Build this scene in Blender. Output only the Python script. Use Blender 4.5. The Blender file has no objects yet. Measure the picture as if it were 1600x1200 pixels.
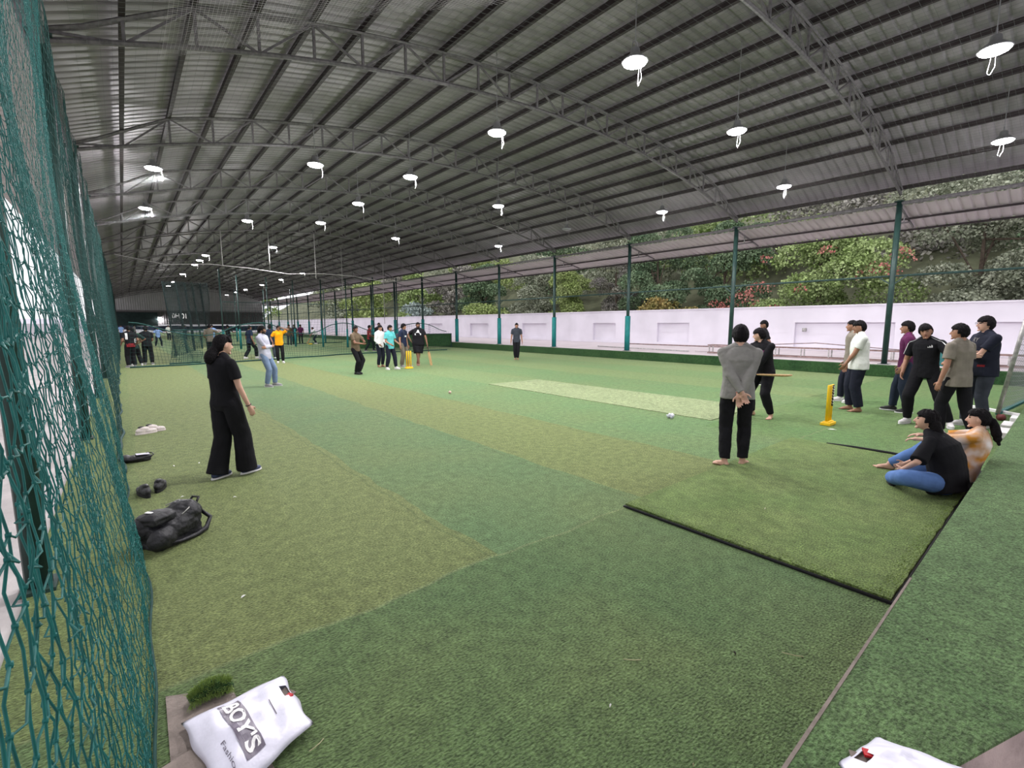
import bpy, bmesh, math, random
import numpy as np
from mathutils import Vector, Matrix, Euler
from mathutils.bvhtree import BVHTree
random.seed(7); RNG = np.random.default_rng(11)
SC = bpy.context.scene
COL = SC.collection
R = math.radians
PI = math.pi

# ------------------------------------------------------------------ camera, sky, exposure
cam_d = bpy.data.cameras.new('camera'); cam = bpy.data.objects.new('camera', cam_d); COL.objects.link(cam)
cam_d.sensor_width = 36.0; cam_d.lens = 735.0/1600*36.0; cam_d.clip_start = 0.03; cam_d.clip_end = 400
cam.location = (0, 0, 1.75)
cam.rotation_euler = (R(90-7.2113), 0, R(-39.467))
SC.camera = cam

SKY_STRENGTH = 1.25
LAMP_W = 640.0
world = bpy.data.worlds.new('overcast_sky'); SC.world = world; world.use_nodes = True
wn = world.node_tree.nodes; wl = world.node_tree.links
bg = wn['Background']; bg.inputs[1].default_value = SKY_STRENGTH
tc = wn.new('ShaderNodeTexCoord'); sep = wn.new('ShaderNodeSeparateXYZ'); rmp = wn.new('ShaderNodeValToRGB')
wl.new(tc.outputs['Generated'], sep.inputs[0]); wl.new(sep.outputs['Z'], rmp.inputs[0]); wl.new(rmp.outputs[0], bg.inputs[0])
rmp.color_ramp.elements[0].position = 0.0; rmp.color_ramp.elements[0].color = (0.80, 0.80, 0.84, 1)
rmp.color_ramp.elements[1].position = 0.6; rmp.color_ramp.elements[1].color = (1.0, 0.98, 1.0, 1)
SC.view_settings.view_transform = 'Standard'; SC.view_settings.look = 'None'
SC.view_settings.exposure = 0.36; SC.view_settings.gamma = 1.0
try: SC.view_settings.use_curve_mapping = False
except Exception: pass
SC.cycles.use_denoising = True
SC.cycles.max_bounces = 6; SC.cycles.diffuse_bounces = 4; SC.cycles.glossy_bounces = 2
SC.cycles.transparent_max_bounces = 8; SC.cycles.sample_clamp_indirect = 4.0
SC.cycles.caustics_reflective = False; SC.cycles.caustics_refractive = False
SC.cycles.use_adaptive_sampling = True

# ------------------------------------------------------------------ materials
def mat(name, col, rough=0.7, noise=0.0, nscale=8.0, bump=0.0, bscale=60.0, metal=0.0, spec=0.3, col2=None, detail=3.0, emit=None, estr=0.0, island=0.0, sheen=0.0, stretch=None, trans=0.0):
    m = bpy.data.materials.new(name); m.use_nodes = True
    nt = m.node_tree; n = nt.nodes; l = nt.links; b = n['Principled BSDF']
    b.inputs['Base Color'].default_value = (*col, 1); b.inputs['Roughness'].default_value = rough
    b.inputs['Metallic'].default_value = metal; b.inputs['Specular IOR Level'].default_value = spec
    co = None
    if noise or bump or col2:
        t = n.new('ShaderNodeTexCoord'); co = t.outputs['Object']
        if stretch:
            mp = n.new('ShaderNodeMapping'); mp.inputs['Scale'].default_value = stretch
            l.new(co, mp.inputs[0]); co = mp.outputs[0]
    cur = None
    if noise or col2:
        nz = n.new('ShaderNodeTexNoise'); nz.inputs['Scale'].default_value = nscale; nz.inputs['Detail'].default_value = detail
        l.new(co, nz.inputs['Vector'])
        mx = n.new('ShaderNodeMix'); mx.data_type = 'RGBA'
        a = tuple(c*(1-noise) for c in col) if not col2 else col
        c2 = tuple(min(1, c*(1+noise)) for c in col) if not col2 else col2
        mx.inputs[6].default_value = (*a, 1); mx.inputs[7].default_value = (*c2, 1)
        mr = n.new('ShaderNodeMapRange'); mr.inputs[1].default_value = 0.35; mr.inputs[2].default_value = 0.65
        l.new(nz.outputs[0], mr.inputs[0]); l.new(mr.outputs[0], mx.inputs[0])
        cur = mx.outputs[2]
    if island:
        g = n.new('ShaderNodeNewGeometry'); hs = n.new('ShaderNodeHueSaturation')
        mr2 = n.new('ShaderNodeMapRange'); mr2.inputs[3].default_value = 1-island; mr2.inputs[4].default_value = 1+island
        l.new(g.outputs['Random Per Island'], mr2.inputs[0]); l.new(mr2.outputs[0], hs.inputs['Value'])
        if cur is None: hs.inputs['Color'].default_value = (*col, 1)
        else: l.new(cur, hs.inputs['Color'])
        cur = hs.outputs[0]
    if cur is not None: l.new(cur, b.inputs['Base Color'])
    if bump:
        nb = n.new('ShaderNodeTexNoise'); nb.inputs['Scale'].default_value = bscale; nb.inputs['Detail'].default_value = 3
        bp = n.new('ShaderNodeBump'); bp.inputs['Strength'].default_value = bump; bp.inputs['Distance'].default_value = 0.02
        l.new(co, nb.inputs['Vector']); l.new(nb.outputs[0], bp.inputs['Height']); l.new(bp.outputs[0], b.inputs['Normal'])
    if emit:
        b.inputs['Emission Color'].default_value = (*emit, 1); b.inputs['Emission Strength'].default_value = estr
    if sheen: b.inputs['Sheen Weight'].default_value = sheen
    if trans: b.inputs['Transmission Weight'].default_value = trans
    return m

def turf_mat(name, dark, light, band=False):
    """Short artificial grass: fine blade speckle over patchy wear; band=True adds the strips the floor is laid in."""
    m = bpy.data.materials.new(name); m.use_nodes = True
    nt = m.node_tree; n = nt.nodes; l = nt.links; b = n['Principled BSDF']
    b.inputs['Roughness'].default_value = 0.85; b.inputs['Specular IOR Level'].default_value = 0.12; b.inputs['Sheen Weight'].default_value = 0.15; b.inputs['Sheen Roughness'].default_value = 0.5; b.inputs['Sheen Tint'].default_value = (0.75, 0.9, 0.6, 1)
    t = n.new('ShaderNodeTexCoord'); co = t.outputs['Object']
    def noise(s, d=3.0, v=co):
        z = n.new('ShaderNodeTexNoise'); z.inputs['Scale'].default_value = s; z.inputs['Detail'].default_value = d
        l.new(v, z.inputs['Vector']); return z.outputs[0]
    def rng(x, a, c, lo=0.0, hi=1.0):
        r = n.new('ShaderNodeMapRange'); r.inputs[1].default_value = a; r.inputs[2].default_value = c
        r.inputs[3].default_value = lo; r.inputs[4].default_value = hi; l.new(x, r.inputs[0]); return r.outputs[0]
    def mix(f, a, c, mode='MIX'):
        x = n.new('ShaderNodeMix'); x.data_type = 'RGBA'; x.blend_type = mode
        for sock, v in ((x.inputs[6], a), (x.inputs[7], c)):
            if isinstance(v, tuple): sock.default_value = (*v, 1)
            else: l.new(v, sock)
        if isinstance(f, float): x.inputs[0].default_value = f
        else: l.new(f, x.inputs[0])
        return x.outputs[2]
    def math_(op, a, c=None):
        x = n.new('ShaderNodeMath'); x.operation = op
        for s, v in ((x.inputs[0], a), (x.inputs[1], c)):
            if v is None: continue
            if isinstance(v, (int, float)): s.default_value = v
            else: l.new(v, s)
        return x.outputs[0]
    if band:
        sp = n.new('ShaderNodeSeparateXYZ'); l.new(co, sp.inputs[0])
        wob = rng(noise(1.3, 2), 0.3, 0.7, -0.04, 0.04)
        X = math_('ADD', sp.outputs['X'], wob); Y = math_('ADD', sp.outputs['Y'], wob)
        ramp = n.new('ShaderNodeValToRGB'); ramp.color_ramp.interpolation = 'CONSTANT'
        strips = [(-3, (0.112, 0.150, 0.050)), (0.0, (0.128, 0.158, 0.056)), (1.98, (0.086, 0.148, 0.061)), (3.85, (0.130, 0.162, 0.054)),
                  (5.75, (0.100, 0.178, 0.070)), (8.2, (0.125, 0.19, 0.075)), (10.3, (0.098, 0.180, 0.068)), (12.6, (0.135, 0.200, 0.075)), (14.6, (0.110, 0.19, 0.070)), (16.8, (0.14, 0.205, 0.078))]
        cr = ramp.color_ramp
        while len(cr.elements) < len(strips): cr.elements.new(0.5)
        for e, (x0, c) in zip(cr.elements, strips):
            e.position = (x0+3)/24.0; e.color = (*c, 1)
        l.new(rng(X, -3, 21), ramp.inputs[0])
        base = ramp.outputs[0]
        # the piece laid across the hall nearest the camera, and the piece under the near stumps
        near = math_('MULTIPLY', math_('LESS_THAN', Y, 2.67), math_('LESS_THAN', X, 20.0))
        base = mix(near, base, (0.070, 0.122, 0.046))
        n2 = math_('MULTIPLY', math_('LESS_THAN', Y, 4.1), math_('GREATER_THAN', X, 7.7))
        base = mix(n2, base, (0.085, 0.165, 0.052))
        # thin seams between the pieces
        seam = None
        for x0 in (1.98, 3.85, 5.75, 10.3, 14.6):
            d = math_('LESS_THAN', math_('ABSOLUTE', math_('SUBTRACT', X, x0)), 0.012)
            seam = d if seam is None else math_('MAXIMUM', seam, d)
        sy = math_('LESS_THAN', math_('ABSOLUTE', math_('SUBTRACT', Y, 2.67)), 0.014)
        sy2 = math_('MULTIPLY', math_('LESS_THAN', math_('ABSOLUTE', math_('SUBTRACT', Y, 4.1)), 0.012), math_('GREATER_THAN', X, 10.0))
        sy = math_('MULTIPLY', sy, math_('LESS_THAN', X, 9.5))
        seam = math_('MULTIPLY', seam, math_('GREATER_THAN', Y, 2.67))
        base = mix(math_('MULTIPLY', seam, 0.45), base, (0.05, 0.08, 0.03))
        base = mix(math_('MULTIPLY', sy2, 0.6), base, (0.05, 0.08, 0.03))
        base = mix(math_('MULTIPLY', sy, 0.7), base, (0.15, 0.19, 0.085))
        patch = rng(noise(0.55, 4), 0.38, 0.66)
        base = mix(math_('MULTIPLY', patch, 0.35), base, (0.145, 0.165, 0.06))
    else:
        base = mix(rng(noise(1.6, 4), 0.35, 0.65), dark, light)
    sc = n.new('ShaderNodeMapping'); sc.inputs['Scale'].default_value = (1, 1.7, 1); l.new(co, sc.inputs[0])
    fine = rng(noise(52, 5, sc.outputs[0]), 0.36, 0.66, 0.50, 1.50)
    mid = rng(noise(11, 5), 0.3, 0.7, 0.74, 1.26)
    hs = n.new('ShaderNodeHueSaturation'); l.new(base, hs.inputs['Color']); l.new(math_('MULTIPLY', fine, mid), hs.inputs['Value'])
    l.new(hs.outputs[0], b.inputs['Base Color'])
    bp = n.new('ShaderNodeBump'); bp.inputs['Strength'].default_value = 1.0; bp.inputs['Distance'].default_value = 0.02
    l.new(noise(55, 5, sc.outputs[0]), bp.inputs['Height']); l.new(bp.outputs[0], b.inputs['Normal'])
    return m

M = {}
M['turf'] = turf_mat('turf_strips', None, None, True)
M['turf_slab'] = turf_mat('turf_slab', (0.066, 0.122, 0.046), (0.088, 0.150, 0.058))
M['turf_mat'] = turf_mat('turf_mat_olive', (0.096, 0.150, 0.040), (0.124, 0.172, 0.052))
M['turf_dark'] = turf_mat('turf_kerb', (0.016, 0.050, 0.016), (0.026, 0.068, 0.022))
M['pitch'] = turf_mat('pitch_pale', (0.20, 0.245, 0.125), (0.235, 0.28, 0.145))
M['rubber'] = mat('black_backing', (0.012, 0.012, 0.014), 0.8, bump=0.2)
M['concrete'] = mat('concrete', (0.42, 0.39, 0.385), 0.9, 0.16, 2.2, 0.25, 40)
M['concrete_l'] = mat('pale_paving', (0.50, 0.44, 0.465), 0.9, 0.08, 1.5, 0.15, 30)
M['dirtfloor'] = mat('bare_floor', (0.21, 0.175, 0.155), 0.9, 0.22, 9, 0.4, 60)
M['whitewall'] = mat('white_plaster', (0.69, 0.655, 0.725), 0.9, 0.07, 0.5, 0.08, 14)
M['sheet'] = mat('roof_sheet', (0.235, 0.215, 0.235), 0.55, 0.18, 0.9, spec=0.25)
M['canopy'] = mat('canopy_sheet', (0.50, 0.44, 0.47), 0.6, 0.1, 0.8)
M['truss'] = mat('truss_grey', (0.130, 0.120, 0.126), 0.6, 0.25, 14, spec=0.35)
M['purlin'] = mat('purlin_brown', (0.026, 0.019, 0.020), 0.65, 0.25, 5)
M['col'] = mat('column_green', (0.012, 0.036, 0.031), 0.5, 0.2, 6, spec=0.4)
M['teal'] = mat('teal_padding', (0.010, 0.150, 0.150), 0.7, 0.12, 5, 0.15, 20)
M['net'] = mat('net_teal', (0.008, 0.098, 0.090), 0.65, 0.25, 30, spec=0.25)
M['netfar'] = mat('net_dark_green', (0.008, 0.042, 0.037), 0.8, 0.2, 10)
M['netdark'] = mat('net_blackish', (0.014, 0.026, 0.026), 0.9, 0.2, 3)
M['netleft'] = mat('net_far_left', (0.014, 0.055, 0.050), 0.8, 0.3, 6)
M['netgrey'] = mat('net_grey', (0.13, 0.14, 0.14), 0.8)
M['white'] = mat('white_plastic', (0.75, 0.74, 0.74), 0.5, 0.05, 20)
M['lamp'] = mat('lamp_lens', (0.9, 0.9, 0.9), 0.4, emit=(1.0, 0.95, 1.0), estr=28)
M['lampoff'] = mat('lamp_lens_unlit', (0.25, 0.25, 0.27), 0.3)
M['housing'] = mat('lamp_housing', (0.30, 0.30, 0.31), 0.4, 0.1, 10, metal=0.5)
M['cable'] = mat('cable_pale', (0.45, 0.43, 0.43), 0.6)
M['steel'] = mat('galvanised_steel', (0.38, 0.37, 0.36), 0.45, 0.25, 12, metal=0.6)
M['rust'] = mat('rusty_pipe', (0.22, 0.15, 0.14), 0.7, 0.3, 9)
M['yellow'] = mat('yellow_plastic', (0.80, 0.50, 0.012), 0.42, 0.05, 10, spec=0.45)
M['black'] = mat('black_plastic', (0.012, 0.012, 0.013), 0.5, 0.2, 30)
M['bagblack'] = mat('black_nylon', (0.012, 0.012, 0.015), 0.55, 0.3, 18, 0.35, 40, spec=0.35)
M['bat'] = mat('willow', (0.42, 0.27, 0.13), 0.55, 0.2, 6, stretch=(8, 8, 0.6))
M['grip'] = mat('bat_grip', (0.05, 0.03, 0.03), 0.8)
M['polybag'] = mat('white_polythene', (0.66, 0.65, 0.76), 0.38, 0.03, 12, 0.25, 14, spec=0.5)
M['bagprint'] = mat('grey_violet_print', (0.155, 0.135, 0.175), 0.35, 0.15, 25)
M['red'] = mat('red_tag', (0.45, 0.012, 0.02), 0.5)
M['card'] = mat('cardboard', (0.20, 0.165, 0.145), 0.9, 0.15, 18, 0.2, 80)
M['bark'] = mat('bark', (0.13, 0.10, 0.08), 0.9, 0.3, 10, 0.5, 20)
M['tarp'] = mat('blue_tarp', (0.022, 0.026, 0.060), 0.7, 0.2, 2)
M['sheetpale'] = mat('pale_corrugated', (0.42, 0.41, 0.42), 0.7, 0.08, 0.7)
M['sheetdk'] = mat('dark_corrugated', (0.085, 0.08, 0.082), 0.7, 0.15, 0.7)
M['tub'] = mat('teal_tub', (0.08, 0.30, 0.29), 0.5)
def cloth(name, c, n=0.12): return mat(name, c, 0.88, n, 7, 0.12, 160, spec=0.15)
C = {k: cloth('cloth_'+k, v) for k, v in dict(black=(0.008, 0.008, 0.010), ink=(0.012, 0.014, 0.024), navy=(0.014, 0.020, 0.045), grey=(0.205, 0.200, 0.190), tan=(0.185, 0.165, 0.135),
    white=(0.60, 0.62, 0.58), lilac=(0.36, 0.36, 0.43), jeans=(0.145, 0.20, 0.30), blue=(0.085, 0.16, 0.36), darkjean=(0.022, 0.030, 0.050), slate=(0.035, 0.040, 0.052), brown=(0.115, 0.085, 0.055),
    teal=(0.10, 0.42, 0.44), plum=(0.085, 0.016, 0.06), orange=(0.75, 0.30, 0.008), khaki=(0.13, 0.115, 0.09), lblue=(0.22, 0.34, 0.60), red=(0.16, 0.014, 0.018), dgreen=(0.015, 0.03, 0.028)).items()}
C['tiedye'] = mat('cloth_tiedye', (0.66, 0.60, 0.58), 0.85, 0, 6.5, 0.12, 160, col2=(0.50, 0.22, 0.035), spec=0.15, detail=2)
SKIN = {k: mat('skin_'+k, v, 0.55, 0.06, 12, spec=0.3) for k, v in dict(a=(0.40, 0.225, 0.155), b=(0.30, 0.155, 0.10), c=(0.20, 0.10, 0.065), d=(0.48, 0.29, 0.215)).items()}
HAIR = mat('hair_black', (0.006, 0.005, 0.006), 0.75, 0.3, 30, 0.6, 90, spec=0.12)
EYE = mat('eye_dark', (0.02, 0.015, 0.012), 0.3); LIP = mat('lips', (0.26, 0.10, 0.085), 0.5); STUB = mat('beard_dark', (0.03, 0.02, 0.016), 0.9)
SHOE = {k: mat('shoe_'+k, v, 0.6, 0.1, 30) for k, v in dict(white=(0.62, 0.60, 0.60), navy=(0.03, 0.04, 0.09), black=(0.012, 0.012, 0.013), grey=(0.25, 0.24, 0.25), brown=(0.10, 0.06, 0.05)).items()}
SOLE = mat('sole_white', (0.66, 0.65, 0.66), 0.6)

# ------------------------------------------------------------------ mesh helpers
class MB:
    def __init__(s): s.v = []; s.f = []
    def add(s, V, F):
        o = len(s.v); s.v.extend([tuple(p) for p in V]); s.f.extend([tuple(i+o for i in q) for q in F]); return s
    def box(s, c, d, rot=None):
        x, y, z = d[0]/2, d[1]/2, d[2]/2
        V = [Vector(p) for p in ((-x,-y,-z),(x,-y,-z),(x,y,-z),(-x,y,-z),(-x,-y,z),(x,-y,z),(x,y,z),(-x,y,z))]
        if rot is not None: V = [rot @ p for p in V]
        return s.add([p+Vector(c) for p in V], [(0,3,2,1),(4,5,6,7),(0,1,5,4),(1,2,6,5),(2,3,7,6),(3,0,4,7)])
    def rings(s, rings, cap=True):
        n = len(rings[0]); V = [p for r in rings for p in r]; F = []
        for i in range(len(rings)-1):
            for j in range(n):
                a = i*n+j; b = i*n+(j+1) % n; F.append((a, b, b+n, a+n))
        if cap: F.append(tuple(range(n))[::-1]); F.append(tuple(range((len(rings)-1)*n, len(rings)*n)))
        return s.add(V, F)
    def frame(s, t):
        t = Vector(t).normalized(); u = Vector((0, 0, 1)) if abs(t.z) < 0.92 else Vector((0, 1, 0))
        a = t.cross(u).normalized(); return a, t.cross(a).normalized()
    def tube(s, pts, r, n=6, cap=True):
        pts = [Vector(p) for p in pts]; rr = r if isinstance(r, (list, tuple)) else [r]*len(pts); out = []
        for i, p in enumerate(pts):
            t = pts[min(i+1, len(pts)-1)]-pts[max(i-1, 0)]
            if t.length < 1e-9: t = Vector((0, 0, 1))
            a, b = s.frame(t)
            out.append([p+(a*math.cos(2*PI*k/n)+b*math.sin(2*PI*k/n))*rr[i] for k in range(n)])
        return s.rings(out, cap)
    def bar(s, p, q, w, h=None):
        p = Vector(p); q = Vector(q); h = h or w; a, b = s.frame(q-p)
        rg = [[c+a*sx*w/2+b*sy*h/2 for sx, sy in ((-1,-1),(1,-1),(1,1),(-1,1))] for c in (p, q)]
        return s.rings(rg)
    def caps(s, p, q, r0, r1, n=14, f0=False, f1=False):
        p = Vector(p); q = Vector(q); t = (q-p)
        if t.length < 1e-6: t = Vector((0, 0, 0.001))
        tn = t.normalized(); a, b = s.frame(tn); rg = []
        def ring(c, r): return [c+(a*math.cos(2*PI*k/n)+b*math.sin(2*PI*k/n))*r for k in range(n)]
        if not f0:
            for k in (80, 55, 28): rg.append(ring(p-tn*r0*math.sin(R(k)), r0*math.cos(R(k))))
        rg.append(ring(p, r0)); rg.append(ring(q, r1))
        if not f1:
            for k in (28, 55, 80): rg.append(ring(q+tn*r1*math.sin(R(k)), r1*math.cos(R(k))))
        return s.rings(rg)
    def ell(s, c, r, rot=None, n=14, m=9):
        c = Vector(c); rg = []
        for i in range(m):
            th = PI*(i+0.35)/(m-0.3); z = -math.cos(th); q = math.sin(th)
            ps = [Vector((r[0]*q*math.cos(2*PI*k/n), r[1]*q*math.sin(2*PI*k/n), r[2]*z)) for k in range(n)]
            rg.append([c+((rot @ p) if rot is not None else p) for p in ps])
        return s.rings(rg)
    def prism(s, poly, z0, z1):
        n = len(poly); V = [(x, y, z0) for x, y in poly]+[(x, y, z1) for x, y in poly]
        F = [tuple(range(n))[::-1], tuple(range(n, 2*n))]+[(i, (i+1) % n, (i+1) % n+n, i+n) for i in range(n)]
        return s.add(V, F)
    def xf(s, mtx): s.v = [tuple(mtx @ Vector(p)) for p in s.v]; return s
    def mesh(s, name):
        m = bpy.data.meshes.new(name); m.from_pydata(s.v, [], s.f); m.update(); return m
    def build(s, name, m, parent=None, smooth=False, bevel=0.0):
        me = s.mesh(name)
        o = link(name, me, m, parent)
        if smooth: me.shade_smooth()
        if bevel:
            b = o.modifiers.new('bevel', 'BEVEL'); b.width = bevel; b.segments = 2; b.limit_method = 'ANGLE'
        return o

def link(name, me, m, parent=None):
    o = bpy.data.objects.new(name, me); COL.objects.link(o)
    if m is not None:
        ms = m if isinstance(m, (list, tuple)) else [m]
        for k in ms: me.materials.append(k)
    if parent is not None: o.parent = parent
    return o
def tag(o, label=None, cat=None, group=None, kind=None):
    if label: o['label'] = label
    if cat: o['category'] = cat
    if group: o['group'] = group
    if kind: o['kind'] = kind
    return o
def struct(o, label=None): o['kind'] = 'structure'; return o
def empty(name, loc, label, cat, group=None, rz=0.0):
    o = bpy.data.objects.new(name, None); COL.objects.link(o); o.empty_display_size = 0.1
    o.location = loc; o.rotation_euler = (0, 0, rz); return tag(o, label, cat, group)
def copy_tree(o, parent=None):
    c = o.copy(); COL.objects.link(c)
    if parent is not None: c.parent = parent
    for ch in o.children: copy_tree(ch, c)
    return c
ORD = ['first', 'second', 'third', 'fourth', 'fifth', 'sixth', 'seventh', 'eighth', 'ninth', 'tenth', 'eleventh', 'twelfth', 'thirteenth', 'fourteenth', 'fifteenth', 'sixteenth', 'seventeenth', 'eighteenth', 'nineteenth', 'twentieth', 'twenty-first', 'twenty-second', 'twenty-third', 'twenty-fourth']

def fast_mesh(name, V, Q):
    """Quad mesh from arrays."""
    V = np.asarray(V, np.float32); Q = np.asarray(Q, np.int32); me = bpy.data.meshes.new(name)
    me.vertices.add(len(V)); me.vertices.foreach_set('co', V.ravel())
    me.loops.add(Q.size); me.loops.foreach_set('vertex_index', Q.ravel())
    me.polygons.add(len(Q)); me.polygons.foreach_set('loop_start', np.arange(0, Q.size, 4, dtype=np.int32))
    me.polygons.foreach_set('loop_total', np.full(len(Q), 4, np.int32))
    me.update(calc_edges=True); return me
class Strands:
    """Many thin tubes in one net."""
    def __init__(s, n=3): s.V = []; s.Q = []; s.o = 0; s.n = n
    def add(s, P, r):
        P = np.asarray(P, float); k = len(P); T = np.gradient(P, axis=0); T /= np.linalg.norm(T, axis=1)[:, None]+1e-12
        up = np.where(np.abs(T[:, 2:3]) < 0.8, np.array([[0, 0, 1.0]]), np.array([[1.0, 0, 0]]))
        A = np.cross(T, up); A /= np.linalg.norm(A, axis=1)[:, None]+1e-12; B = np.cross(T, A); n = s.n
        ang = np.arange(n)*2*PI/n
        V = P[:, None, :]+r*(A[:, None, :]*np.cos(ang)[None, :, None]+B[:, None, :]*np.sin(ang)[None, :, None])
        i = np.arange(k-1)[:, None]*n; j = np.arange(n)[None, :]; j2 = (j+1) % n
        Q = np.stack([i+j, i+j2, i+j2+n, i+j+n], -1).reshape(-1, 4)+s.o
        s.V.append(V.reshape(-1, 3)); s.Q.append(Q); s.o += k*n
    def octa(s, c, r):
        c = np.asarray(c, float); V = c+np.array([(1,0,0),(0,1,0),(-1,0,0),(0,-1,0),(0,0,1),(0,0,-1)])*r
        # two square pyramids closed with degenerate-free quads
        V = np.vstack([c+np.array([(-1,-1,-1),(1,-1,-1),(1,1,-1),(-1,1,-1),(-1,-1,1),(1,-1,1),(1,1,1),(-1,1,1)])*r*0.8])
        s.V.append(V); s.Q.append(np.array([(0,3,2,1),(4,5,6,7),(0,1,5,4),(1,2,6,5),(2,3,7,6),(3,0,4,7)])+s.o); s.o += 8
    def build(s, name, m, parent=None):
        return link(name, fast_mesh(name, np.vstack(s.V), np.vstack(s.Q)), m, parent)

DG = None
def fuse(mb, name, voxel, smooth=3, disp=0.0, dsize=0.12):
    """Union of overlapping closed shapes -> one continuous smooth mesh."""
    me0 = mb.mesh('tmp'); o = bpy.data.objects.new('tmp', me0); COL.objects.link(o)
    r = o.modifiers.new('r', 'REMESH'); r.mode = 'VOXEL'; r.voxel_size = voxel; r.use_smooth_shade = True
    if smooth:
        k = o.modifiers.new('s', 'SMOOTH'); k.factor = 0.5; k.iterations = smooth
    if disp:
        t = bpy.data.textures.new('folds', 'CLOUDS'); t.noise_scale = dsize; t.noise_depth = 2
        d = o.modifiers.new('d', 'DISPLACE'); d.texture = t; d.strength = disp; d.mid_level = 0.5; d.texture_coords = 'LOCAL'
    dg = bpy.context.evaluated_depsgraph_get(); dg.update()
    me = bpy.data.meshes.new_from_object(o.evaluated_get(dg)); me.name = name
    bpy.data.objects.remove(o); bpy.data.meshes.remove(me0)
    me.materials.clear(); me.shade_smooth(); return me
def text_polys(body, size, bold=0.0):
    cu = bpy.data.curves.new('t', 'FONT'); cu.body = body; cu.size = size; cu.align_x = 'CENTER'; cu.align_y = 'CENTER'; cu.offset = bold; cu.resolution_u = 3
    o = bpy.data.objects.new('t', cu); COL.objects.link(o); dg = bpy.context.evaluated_depsgraph_get(); dg.update()
    me = bpy.data.meshes.new_from_object(o.evaluated_get(dg)); V = [tuple(v.co)[:2] for v in me.vertices]; F = [tuple(p.vertices) for p in me.polygons]
    bpy.data.objects.remove(o); bpy.data.curves.remove(cu); bpy.data.meshes.remove(me); return V, F
def decal(target, name, m, V2, F, org, d, up, off=0.004):
    """A flat print laid on the surface of a mesh along direction d."""
    me = target.data; bv = BVHTree.FromPolygons([v.co for v in me.vertices], [p.vertices for p in me.polygons])
    d = Vector(d).normalized(); up = Vector(up); rt = d.cross(up).normalized(); up = rt.cross(d).normalized(); org = Vector(org); P = []
    for x, y in V2:
        h = bv.ray_cast(org+rt*x+up*y-d*1.0, d, 2.0)
        P.append(h[0]-d*off if h[0] is not None else None)
    ok = [p for p in P if p is not None]
    if not ok: return None
    mean = sum(((p-org).dot(d) for p in ok))/len(ok)
    V = [p if p is not None else org+rt*xy[0]+up*xy[1]+d*mean for p, xy in zip(P, V2)]
    mb = MB(); mb.add(V, F); return mb.build(name, m, target)

# ------------------------------------------------------------------ the shed: floor, roof, walls
Y0, Y1 = -5.0, 100.0
XL, XR = -0.565, 20.0
mb = MB(); mb.add([(-0.62, Y0, 0), (19.7, Y0, 0), (19.7, Y1, 0), (-0.62, Y1, 0)], [(0, 1, 2, 3)])
struct(mb.build('floor', M['turf']))
mb = MB(); mb.add([(-9.6, -12, -0.02), (-0.62, -12, -0.02), (-0.62, 130, -0.02), (-9.6, 130, -0.02)], [(0, 1, 2, 3)])
struct(mb.build('path', M['concrete']))
mb = MB(); mb.box((25.2, 48, 0.155), (9.8, 124, 0.34)); struct(mb.build('pavement', M['concrete_l']))
mb = MB(); mb.add([(-9.6, Y1, -0.03), (31, Y1, -0.03), (31, 150, -0.03), (-9.6, 150, -0.03)], [(0, 1, 2, 3)]); struct(mb.build('ground', M['turf_slab']))

def arc(x, lo=5.72, rise=1.60):   # underside of the arched trusses
    u = (x-10.2)/10.6
    return lo+rise*(1-abs(u)**2.05)
TD = 0.62
def top(x):
    e = min(1.0, (min(x-XL, XR-x)+0.25)/2.2)
    return arc(x)+TD*max(0.22, e)
def roof_z(x): return arc(max(-0.9, min(20.6, x)))+TD+0.17 - (0.25*max(0, abs(x-10)-8)/2.6)
# corrugated roof sheet
xs = np.linspace(-1.1, 20.55, 40); ribs = []
y = Y0
while y < Y1:
    for dy, dz in ((0, 0), (0.17, 0), (0.195, 0.034), (0.235, 0.034), (0.26, 0)): ribs.append((y+dy, dz))
    y += 0.265
ys = np.array([r[0] for r in ribs]); dz = np.array([r[1] for r in ribs])
zz = np.array([roof_z(x) for x in xs])
V = np.stack(np.broadcast_arrays(xs[:, None], ys[None, :], zz[:, None]+dz[None, :]), -1).reshape(-1, 3)
nx, ny = len(xs), len(ys); i = np.arange(nx-1)[:, None]*ny; j = np.arange(ny-1)[None, :]
Q = np.stack([i+j, i+j+1, i+j+1+ny, i+j+ny], -1).reshape(-1, 4)
struct(link('ceiling', fast_mesh('ceiling', V, Q), M['sheet']))
# eave canopies of ribbed sheet, right and left
def canopy(x0, z0, x1, z1, name, label):
    V = np.array([[(x0, yy, z0+d), (x1, yy, z1+d)] for yy, d in zip(ys, dz)]).reshape(-1, 3)
    k = np.arange(len(ys)-1)*2; Q = np.stack([k, k+1, k+3, k+2], -1)
    return tag(link(name, fast_mesh(name, V, Q), M['canopy']), label, 'awning')
canopy(20.15, 5.62, 22.3, 5.18, 'eave_canopy', 'long pale ribbed eave canopy outside the right row of columns')
canopy(-0.7, 5.5, -2.2, 5.2, 'eave_canopy', 'long ribbed eave canopy outside the left net side')

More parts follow.
